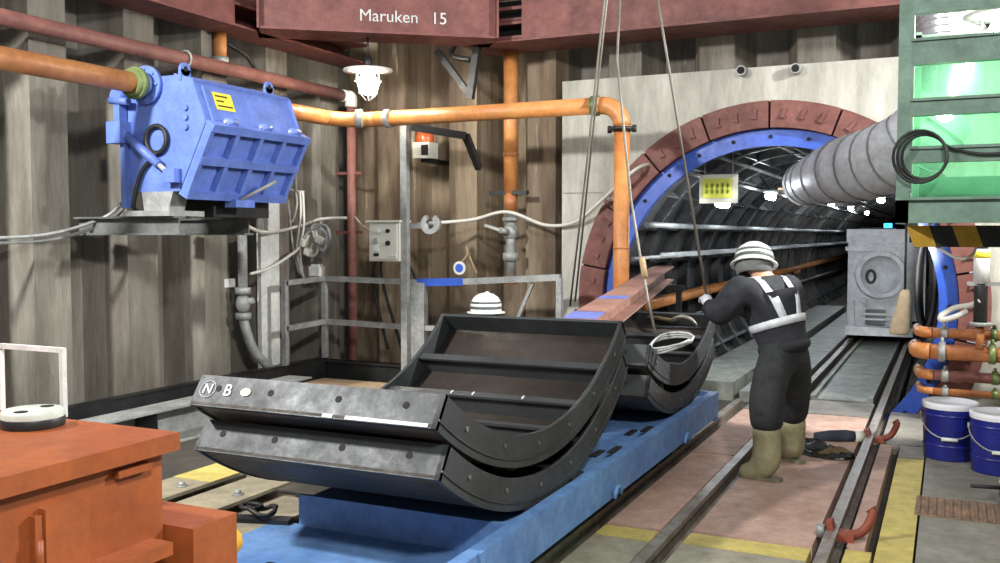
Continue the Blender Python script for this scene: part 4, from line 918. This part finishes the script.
# ------------------------------------------------------------------ pipe manifold, hoses, pails at the right
xs_=[(913,332,.042,985),(911,350,.062,1010),(914,374,.042,1010),(914,390,.028,1010)]
labs=['upper thin','thick second','third','lowest thin']
for i,(pxx,pyy,r_,_) in enumerate(xs_):
    p=at(pxx+6,pyy,1,8.45); 
    t=thing('manifold_pipe',labs[i]+' orange-brown pipe bending into the tunnel behind the pails','pipe',p)
    yy=8.45-.05*(i==1)
    MB().cyl((p.x+.10,yy,p.z),(2.6,yy,p.z-.03),r_,n=14).build('pipe_run',copper_p if i!=2 else red_p,t)
    MB().tube([V((p.x+.10-.10*math.sin(a),yy+.10-.10*math.cos(a),p.z)) for a in [PI/2*j/6 for j in range(7)]],r_*1.06,12).build('elbow',orange_p,t)
    MB().cyl((p.x,yy+.10,p.z),(p.x-.02,yy+.34,p.z),r_,n=12).build('pipe_run',copper_p,t)
    for xx in (p.x+.16,p.x+.52,p.x+.62): MB().cyl((xx,yy,p.z),(xx+.05,yy,p.z),r_*1.3,n=12).cyl((xx+.025,yy,p.z+r_),(xx+.025,yy,p.z+r_*1.9),.014,n=6).build('coupling',galv if xx<p.x+.3 else brass_m,t)
c=at(981,290,1,8.3)
t=thing('gauge_cylinder','dark vertical cylinder with yellow and white label beside the blue ring','cylinder',(c.x,8.3,.75))
zt=at(981,245,1,8.3).z; zb=at(981,326,1,8.3).z
MB().cyl((c.x,8.3,zb),(c.x,8.3,zt-.06),.05,n=16).build('barrel',steel_dk,t); MB().cyl((c.x,8.3,zt-.30),(c.x,8.3,zt-.03),.058,n=16).build('label_sleeve',white_m,t)
MB().cyl((c.x,8.3,zt-.10),(c.x,8.3,zt-.05),.06,n=16).build('yellow_band',stick_y,t); MB().cyl((c.x,8.3,zt-.03),(c.x,8.3,zt+.02),.045,n=14).build('cap',dark_m,t)
MB().cyl((c.x,8.3,zb),(c.x,8.3,zb+.03),.08,n=16).build('base_ring',galv,t)
MB().bar((c.x-.1,8.27,c.z+.05),(c.x+.5,8.27,c.z+.05),.02,.03).build('bracket',galv,t)
p=at(985,290,1,8.3); MB().bb(p.x+.12,p.x+.3,8.25,8.35,c.z-.02,c.z+.1).build('valve_box',grey_p,t)
MB().cyl((c.x,8.3,zb),(c.x,8.3,at(981,350,1,8.3).z),.03,n=10).build('stem',copper_p,t)
def hose(pts,r,label): return single('hose',MB().tube(cat_rom(pts,8),r,8),cable_w,label,'hose',pts[0])
hose([at(936,246,1,7.03),at(945,252,1,7.03),at(960,259,1,7.03),at(972,255,1,7.03),at(976,246,1,7.03)],.010,'thin white hose looped under the striped beam')
hose([at(981,300,1,8.26),at(972,305,1,8.35),at(955,308,1,8.4),at(942,315,1,8.4),at(942,320,1,8.38),at(955,317,1,8.36),at(968,311,1,8.36)],.024,'thick white hose loop above the manifold pipes')
def pail(c,label):
    c=V(c); t=thing('pail',label,'pail',c,'blue pails with pale lids'); R_=.172;Hh=.385
    MB().lathe([(0,.0),(R_*.93,.0),(R_*.95,.01),(R_,Hh-.05),(R_,Hh-.03)],c,28).build('body',blue_p,t)
    for z in (.09,Hh-.09): MB().lathe([(R_*.955+.04*z,z),(R_*.985+.04*z,z+.008),(R_*.955+.04*z,z+.016)],c,28).build('bead',blue_p,t)
    MB().lathe([(R_*1.02,Hh-.04),(R_*1.04,Hh-.02),(R_*1.03,Hh),(R_*.97,Hh+.004),(R_*.94,Hh-.008),(0,Hh-.008)],c,28).build('lid',lid_m,t)
    MB().tube([c+V((-R_*1.05*math.cos(a),-R_*1.08*math.sin(a),Hh-.10-.13*math.sin(a))) for a in [PI*i/14 for i in range(15)]],.005,6).build('bail_handle',galv,t)
    MB().cyl(c+V((-.05,-R_*1.08,Hh-.23)),c+V((.05,-R_*1.08,Hh-.23)),.013,n=8).build('grip',white_m,t)
    for s_ in (-1,1): MB().cyl(c+V((s_*R_,0,Hh-.10)),c+V((s_*R_*1.09,0,Hh-.10)),.02,n=8).build('ear',galv,t)
    return t
b1=at(949,462,2,0); b2=at(1000,477,2,0)
pail((b1.x,b1.y+.16,0),'dark blue pail with pale lid, left of the two'); pail((b2.x,b2.y+.16,0),'dark blue pail cut by the right edge of the picture')
p=at(975,512,2,0)
t=thing('grating_mat','rusty brown ribbed mat lying before the pails','mat',(p.x+.1,p.y,0))
MB().bb(p.x-.30,p.x+.7,p.y-.20,p.y+.20,0,.006).build('mat_base',mat_rust,t)
for i in range(24): MB().bb(p.x-.29+i*.041,p.x-.275+i*.041,p.y-.195,p.y+.195,.006,.012).build('rib',mat_rust,t)
p=at(998,505,2,.012); p.z=0.012
t=thing('power_tool','black hand tool with cream top lying at the right edge','tool',p)
MB().cyl((p.x+.02,p.y,p.z+.085),(p.x+.22,p.y+.03,p.z+.085),.085,n=16).build('motor_body',dark_m,t)
MB().ball((p.x+.10,p.y,p.z+.135),(.10,.075,.06)).build('cream_cover',panel_m,t)
MB().cyl((p.x-.14,p.y-.03,p.z+.10),(p.x+.03,p.y,p.z+.10),.011,n=8).build('bit',dark_m,t)
MB().cyl((p.x+.03,p.y-.06,p.z+.06),(p.x+.03,p.y-.09,p.z+.06),.02,n=10).build('button',galv,t)

# red clips beside the rail, rag
for i,(a,b_,lab) in enumerate(((880,442,'far red bent steel rail clip beside the rail'),(848,540,'near red bent steel rail clip beside the rail'))):
    p=at(a,b_,2,0); t=thing('rail_clip',lab,'clip',p,'bent red rail clips')
    MB().bar(p+V((-.10,0,.02)),p+V((.03,0,.02)),.10,.04).bar(p+V((-.07,0,.02)),p+V((-.09,0,.09)),.09,.03).build('foot',red_c,t)
    MB().tube(cat_rom([p+V((.0,0,.02)),p+V((.07,.02,.05)),p+V((.11,.04,.13)),p+V((.10,.05,.155))],4),[.024]*12+[.03],8).build('hooked_arm',red_c,t)
    if i: MB().cyl(p+V((-.13,0,0)),p+V((-.13,0,.06)),.022,n=10).build('bolt',galv,t)
def crumple(c,sx,sy,sz,ang,seed):
    rnd=random.Random(seed); b=MB(); nu,nv=18,8; vs=[]
    for i in range(nv+1):
        th=PI/2*i/nv
        for k in range(nu):
            ph=2*PI*k/nu; j=1+.28*math.sin(ph*3+seed+i)*math.sin(th)+rnd.uniform(-.12,.12)
            vs.append(V((sx*math.sin(th)*math.cos(ph)*j,sy*math.sin(th)*math.sin(ph)*j,max(0,sz*math.cos(th)*(1+rnd.uniform(-.3,.3))))))
    R=M.Rotation(ang,3,'Z'); b._add([V(c)+R@v for v in vs],[(i*nu+k,i*nu+(k+1)%nu,(i+1)*nu+(k+1)%nu,(i+1)*nu+k) for i in range(nv) for k in range(nu)],True); return b
p=at(812,452,2,0); single('plastic_sheet',crumple(p,.30,.12,.075,-.35,3),rag_m,'crumpled black plastic sheet on the boards behind the boots','plastic sheet',p)
p=at(836,457,2,0); single('cloth_rag',crumple(p,.11,.06,.06,.2,5),ragb,'brown cloth rag beside the crumpled black plastic','rag',p)
p=at(838,441,2,0); t=thing('work_gloves','dark blue work glove with pale cuff lying beside the rail','glove',p)
MB().tube([p+V((-.16,-.06,.03)),p+V((-.05,-.02,.035)),p+V((.06,.02,.04)),p+V((.11,.04,.035))],[.03,.045,.045,.04],10).build('glove_body',mat('denim_dark',(52,60,72),(40,46,56),rough=.9),t)
MB().tube([p+V((.11,.04,.035)),p+V((.17,.065,.035))],[.045,.045],10).build('cuff',panel_m,t)

# ------------------------------------------------------------------ people
def skinmesh(verts,edges,radii,root=0,lv=2):
    me=bpy.data.meshes.new('tmp'); me.from_pydata([V(v) for v in verts],edges,[]); o=bpy.data.objects.new('tmp',me); COL.objects.link(o)
    md=o.modifiers.new('skin','SKIN'); md.use_smooth_shade=True; md.branch_smoothing=.6
    for i,r in enumerate(radii):
        d=me.skin_vertices[0].data[i]; r=r if isinstance(r,tuple) else (r,r); d.radius=r; d.use_root=(i==root)
    ss=o.modifiers.new('sub','SUBSURF'); ss.levels=lv; ss.render_levels=lv
    bpy.context.view_layer.update()
    out=bpy.data.meshes.new_from_object(o.evaluated_get(bpy.context.evaluated_depsgraph_get())); bpy.data.objects.remove(o); return out
def skinpart(name,verts,edges,radii,m,parent,root=0,lv=2,extra=None):
    me=skinmesh(verts,edges,radii,root,lv); me.name=name
    if extra:
        bm=bmesh.new(); bm.from_mesh(me); bm2=bmesh.new()
        for e in extra: bm.from_mesh(e)
        bm.to_mesh(me); bm.free()
    me.transform(M.Translation(-parent_origin(parent))); me.materials.clear()
    for q in (m if isinstance(m,list) else [m]): me.materials.append(q)
    for p_ in me.polygons: p_.use_smooth=True
    o=bpy.data.objects.new(name,me); COL.objects.link(o); o.parent=parent; return o
def person(label,J,face,base,vest,helmet_tilt):
    """J: joints in metres; face: unit facing vector of the head"""
    t=thing('person',label,'person',base)
    J={k:V(v) for k,v in J.items()}; face=V(face).normalized()
    names=['hip','waist','chest','neck','skull','crown','sl','el','wl','sr','er','wr','hl','kl','al','fl','hr','kr','ar','fr']
    J['waist']=J['hip'].lerp(J['chest'],.45)
    if 'crown' not in J: J['crown']=J['skull']+V((0,0,.08))
    idx={n:i for i,n in enumerate(names)}
    E=[('hip','waist'),('waist','chest'),('chest','neck'),('neck','skull'),('skull','crown'),('chest','sl'),('sl','el'),('el','wl'),('chest','sr'),('sr','er'),('er','wr'),('hip','hl'),('hl','kl'),('kl','al'),('al','fl'),('hip','hr'),('hr','kr'),('kr','ar'),('ar','fr')]
    rad=dict(hip=.09,waist=.085,chest=.085,neck=.05,skull=.085,crown=.07,sl=.045,el=.036,wl=.03,sr=.045,er=.036,wr=.03,hl=.075,kl=.055,al=.04,fl=.03,hr=.075,kr=.055,ar=.04,fr=.03)
    ex=[]
    # face details and fingers joined into the one body mesh
    fb=MB(); sk=J['skull']; side=face.cross(V((0,0,1))).normalized()
    fb.tube([sk+face*.085+V((0,0,.03)),sk+face*.108-V((0,0,.005)),sk+face*.09-V((0,0,.015))],[.008,.017,.012],6)
    for s_ in (-1,1): fb.ball(sk+side*s_*.09,(.018,.03,.034),8,6); fb.ball(sk+face*.082+side*s_*.034+V((0,0,.022)),.011,8,6)
    fb.tube([sk+face*.09+side*.025-V((0,0,.045)),sk+face*.096-V((0,0,.045)),sk+face*.09-side*.025-V((0,0,.045))],.007,6)
    hb_=MB()
    for w_,e_,s_ in (('wl','el',1),('wr','er',-1)):
        d=(J[w_]-J[e_]).normalized(); up=V((0,0,1)); sd=d.cross(up).normalized(); nn=sd.cross(d)
        palm=J[w_]+d*.05
        hb_.tube([J[w_],J[w_]+d*.03,palm+d*.03,palm+d*.045],[.03,.036,.04,.03],10)
        for k,(l,o_) in enumerate(((.065,-.027),(.075,-.009),(.07,.009),(.055,.027))):
            b0=palm+d*.04+sd*o_; hb_.tube([b0,b0+d*l*.45-nn*.004,b0+d*l*.75-nn*.022,b0+d*l*.7-nn*.045],[.0095,.009,.0085,.007],7)
        b0=palm+sd*s_*.03; hb_.tube([b0-d*.01,b0+d*.025+sd*s_*.02-nn*.01,b0+d*.045+sd*s_*.015-nn*.03],[.011,.010,.008],7)
    def asmesh(b):
        me=bpy.data.meshes.new('x'); me.from_pydata(b.v,[],b.f); return me
    body=skinpart('body',[J[n] for n in names],[(idx[a],idx[b]) for a,b in E],[rad[n] for n in names],[skin_m,glove_m],t,0,2,[asmesh(fb),asmesh(hb_)])
    for p_ in body.data.polygons[-len(hb_.f):]: p_.material_index=1
    # jacket
    jn=['hem','hip','waist','chest','neck','sl','el','wl','sr','er','wr']; ji={n:i for i,n in enumerate(jn)}
    JE=[('hem','hip'),('hip','waist'),('waist','chest'),('chest','neck'),('chest','sl'),('sl','el'),('el','wl'),('chest','sr'),('sr','er'),('er','wr')]
    jr=dict(hem=.165,hip=.185,waist=.19,chest=.19,neck=.10,sl=.115,el=.085,wl=.058,sr=.115,er=.085,wr=.058)
    JJ=dict(J); JJ['hem']=J['hip']+(J['hip']-J['waist']).normalized()*.07; JJ['neck']=J['chest'].lerp(J['neck'],.72)
    jk=skinpart('jacket',[JJ[n] for n in jn],[(ji[a],ji[b]) for a,b in JE],[jr[n] for n in jn],jacket_m,t,2)
    # trousers
    pn=['belt','hip','hl','kl','cl','hr','kr','cr']; pi={n:i for i,n in enumerate(pn)}
    PJ=dict(J); PJ['cl']=J['kl'].lerp(J['al'],.55); PJ['cr']=J['kr'].lerp(J['ar'],.55); PJ['hip']=J['hip']+V((0,0,-.02)); PJ['belt']=J['waist']
    skinpart('trousers',[PJ[n] for n in pn],[(pi[a],pi[b]) for a,b in (('belt','hip'),('hip','hl'),('hl','kl'),('kl','cl'),('hip','hr'),('hr','kr'),('kr','cr'))],[.13,.15,.135,.118,.105,.135,.118,.105],pants_m,t,1)
    for s_ in 'lr':
        a,f,k_=J['a'+s_],J['f'+s_],J['k'+s_]; top=k_.lerp(a,.26)
        fd=(f-a); fd.z=0; fd.normalize()
        heel=V((a.x,a.y,.038))-fd*.055; mid=V((a.x,a.y,.032))+fd*.09; toe=V((a.x,a.y,.030))+fd*.19
        bt=skinpart('boot',[top,top.lerp(a,.5),a,mid,toe,heel],[(0,1),(1,2),(2,3),(3,4),(2,5)],[.110,.098,.080,(.070,.062),(.066,.056),.066],boot_m,t,2)
        sb=MB(); P_=fd.cross(V((0,0,1)))
        o_=[( -.085,.026),(-.06,.040),(.02,.040),(.10,.048),(.16,.040),(.19,.018)]
        ol=[V((a.x,a.y,0))+fd*u+P_*w_ for u,w_ in o_]+[V((a.x,a.y,0))+fd*u-P_*w_ for u,w_ in o_[::-1]]
        n_=len(ol); sb._add([v+V((0,0,.002)) for v in ol]+[v+V((0,0,.022)) for v in ol],[tuple(range(n_))[::-1],tuple(range(n_,2*n_))]+[(i,(i+1)%n_,n_+(i+1)%n_,n_+i) for i in range(n_)])
        sb.build('sole',sole_m,bt)
    # helmet
    hc=J['skull']+V((0,0,.035)); ax=(J['crown']-J['skull']).normalized()
    prof=[(.124,-.03),(.122,.0),(.120,.045),(.098,.085),(.06,.112),(.02,.122),(0,.123)]
    hl_=MB().lathe(prof,hc,24,ax).build('helmet',helm_m,t)
    MB().lathe([(.127,-.032),(.150,-.036),(.150,-.028),(.128,-.022)],hc,24,ax).build('brim',helm_m,hl_)
    MB().lathe([(.1215,.040),(.1235,.042),(.1175,.056),(.1155,.055)],hc,24,ax).build('stripe',helm_b,hl_); MB().lathe([(.1275,.0),(.1295,.002),(.1275,.02),(.1255,.018)],hc,24,ax).build('stripe',helm_b,hl_)
    rd_=frame((0,0,0),ax)[1]
    MB().tube([hc+ax*.118*math.cos(a)+face*.118*math.sin(a) for a in [-1.1+2.2*i/12 for i in range(13)]],.012,6).build('ridge',helm_m,hl_)
    MB().lathe([(.118,-.03),(.112,-.09),(.095,-.10)],hc,20,ax).build('neck_guard',mat('helmet_liner',(120,124,122),(96,100,98),rough=.8),hl_)
    if vest:
        bv=BVHTree.FromPolygons([v.co.copy() for v in jk.data.vertices],[list(p_.vertices) for p_ in jk.data.polygons])
        org=parent_origin(t); spine=(J['neck']-J['hip']).normalized(); sdv=(J['sr']-J['sl']).normalized(); sdv=(sdv-spine*sdv.dot(spine)).normalized(); fwd=spine.cross(sdv)
        if fwd.dot(face)<0: fwd=-fwd
        def hit(c,d):
            o_=c+d*.6-org; r_=bv.ray_cast(o_,-d,1.0)
            return (r_[0]+org+d*.008) if r_[0] is not None else None
        def ribbon(rows,name):
            rows=[r_ for r_ in rows if None not in r_]; b=MB()
            for i in range(len(rows)-1):
                q=[rows[i][0],rows[i][1],rows[i+1][1],rows[i+1][0]]; b._add(q,[(0,1,2,3)],True)
            o_=b.build(name,vest_m,t); bm=bmesh.new(); bm.from_mesh(o_.data); bmesh.ops.remove_doubles(bm,verts=bm.verts,dist=.0005); bmesh.ops.smooth_vert(bm,verts=bm.verts,factor=.5,use_axis_x=True,use_axis_y=True,use_axis_z=True); bmesh.ops.recalc_face_normals(bm,faces=bm.faces); bm.to_mesh(o_.data); bm.free()
            s2=o_.modifiers.new('thick','SOLIDIFY'); s2.thickness=.006; s2.offset=0
        c0=J['hip'].lerp(J['chest'],.40); rows=[]
        for i in range(37):
            a=2*PI*i/36; d=(-fwd*math.cos(a)+sdv*math.sin(a)).normalized()
            rows.append((hit(c0-spine*.03,d),hit(c0+spine*.045,d)))
        ribbon(rows,'waist_band')
        for s_ in (-1,1):
            rows=[]
            for i in range(17):
                u=i/16; off=sdv*s_*(.055+.05*math.sin(PI*u)); wv=sdv*.034
                if u<.3: c=c0.lerp(J['chest'],u/.3); d=-fwd
                elif u>.7: c=c0.lerp(J['chest'],(1-u)/.3); d=fwd
                else: a=PI*(u-.3)/.4; c=J['chest']; d=(-fwd*math.cos(a)+spine*math.sin(a)).normalized()
                rows.append((hit(c+off-wv,d),hit(c+off+wv,d)))
            ribbon(rows,'shoulder_strap')
    return t
f2=V((-.62,.78,0))
nk=at(765,274,1,6.2); sdl=V((-.80,-.60,0))
JW=dict(hip=at(784,346,1,6.18),chest=at(770,293,1,6.20),neck=nk+V((-.02,.02,.0)),skull=at(754,266,1,6.27),
  sl=at(741,284,1,6.08),el=at(718,318,1,6.02),wl=at(709,304,1,6.22),sr=at(790,284,1,6.34),er=at(772,318,1,6.62),wr=at(735,306,1,6.55),
  hl=at(774,360,1,6.10),kl=at(766,396,1,5.96),hr=at(795,358,1,6.26),kr=at(792,398,1,6.42))
JW['crown']=JW['skull']+V((-.005,.03,.075))
al=at(768,474,1,5.98); al.z=.10; ar=at(794,446,1,6.55); ar.z=.10
JW.update(al=al,fl=al+V((-.13,.02,-.05)),ar=ar,fr=ar+V((-.10,.09,-.05)))
person('person in black workwear, white safety vest and helmet guiding the sling',JW,(-.62,.78,-.25),(al.x,al.y+.2,0),True,0)
bx,by=-3.255,6.74
JB=dict(hip=(bx+.10,by+.12,.36),chest=(bx+.02,by,.70),neck=(bx,by-.06,.84),skull=(bx,by-.11,.955),sl=(bx-.17,by-.02,.68),el=(bx-.22,by-.15,.45),wl=(bx-.12,by-.32,.38),
  sr=(bx+.19,by+.0,.68),er=(bx+.24,by-.15,.45),wr=(bx+.12,by-.32,.38),hl=(bx,by+.10,.34),kl=(bx-.12,by-.22,.44),al=(bx-.12,by-.02,.10),fl=(bx-.14,by-.16,.05),hr=(bx+.20,by+.10,.34),kr=(bx+.24,by-.20,.44),ar=(bx+.22,by+.0,.10),fr=(bx+.24,by-.14,.05))
# the crouching person's feet stand on the floor base
JB={k_:V(v)+V((0,0,.04 if k_ not in ('al','ar','fl','fr','kl','kr') else 0)) for k_,v in JB.items()}
pb=person('person crouching behind the front segments, only a white helmet showing',JB,(.1,-1,-.2),(bx,by,0),False,0)
pb.location.z+=ZB
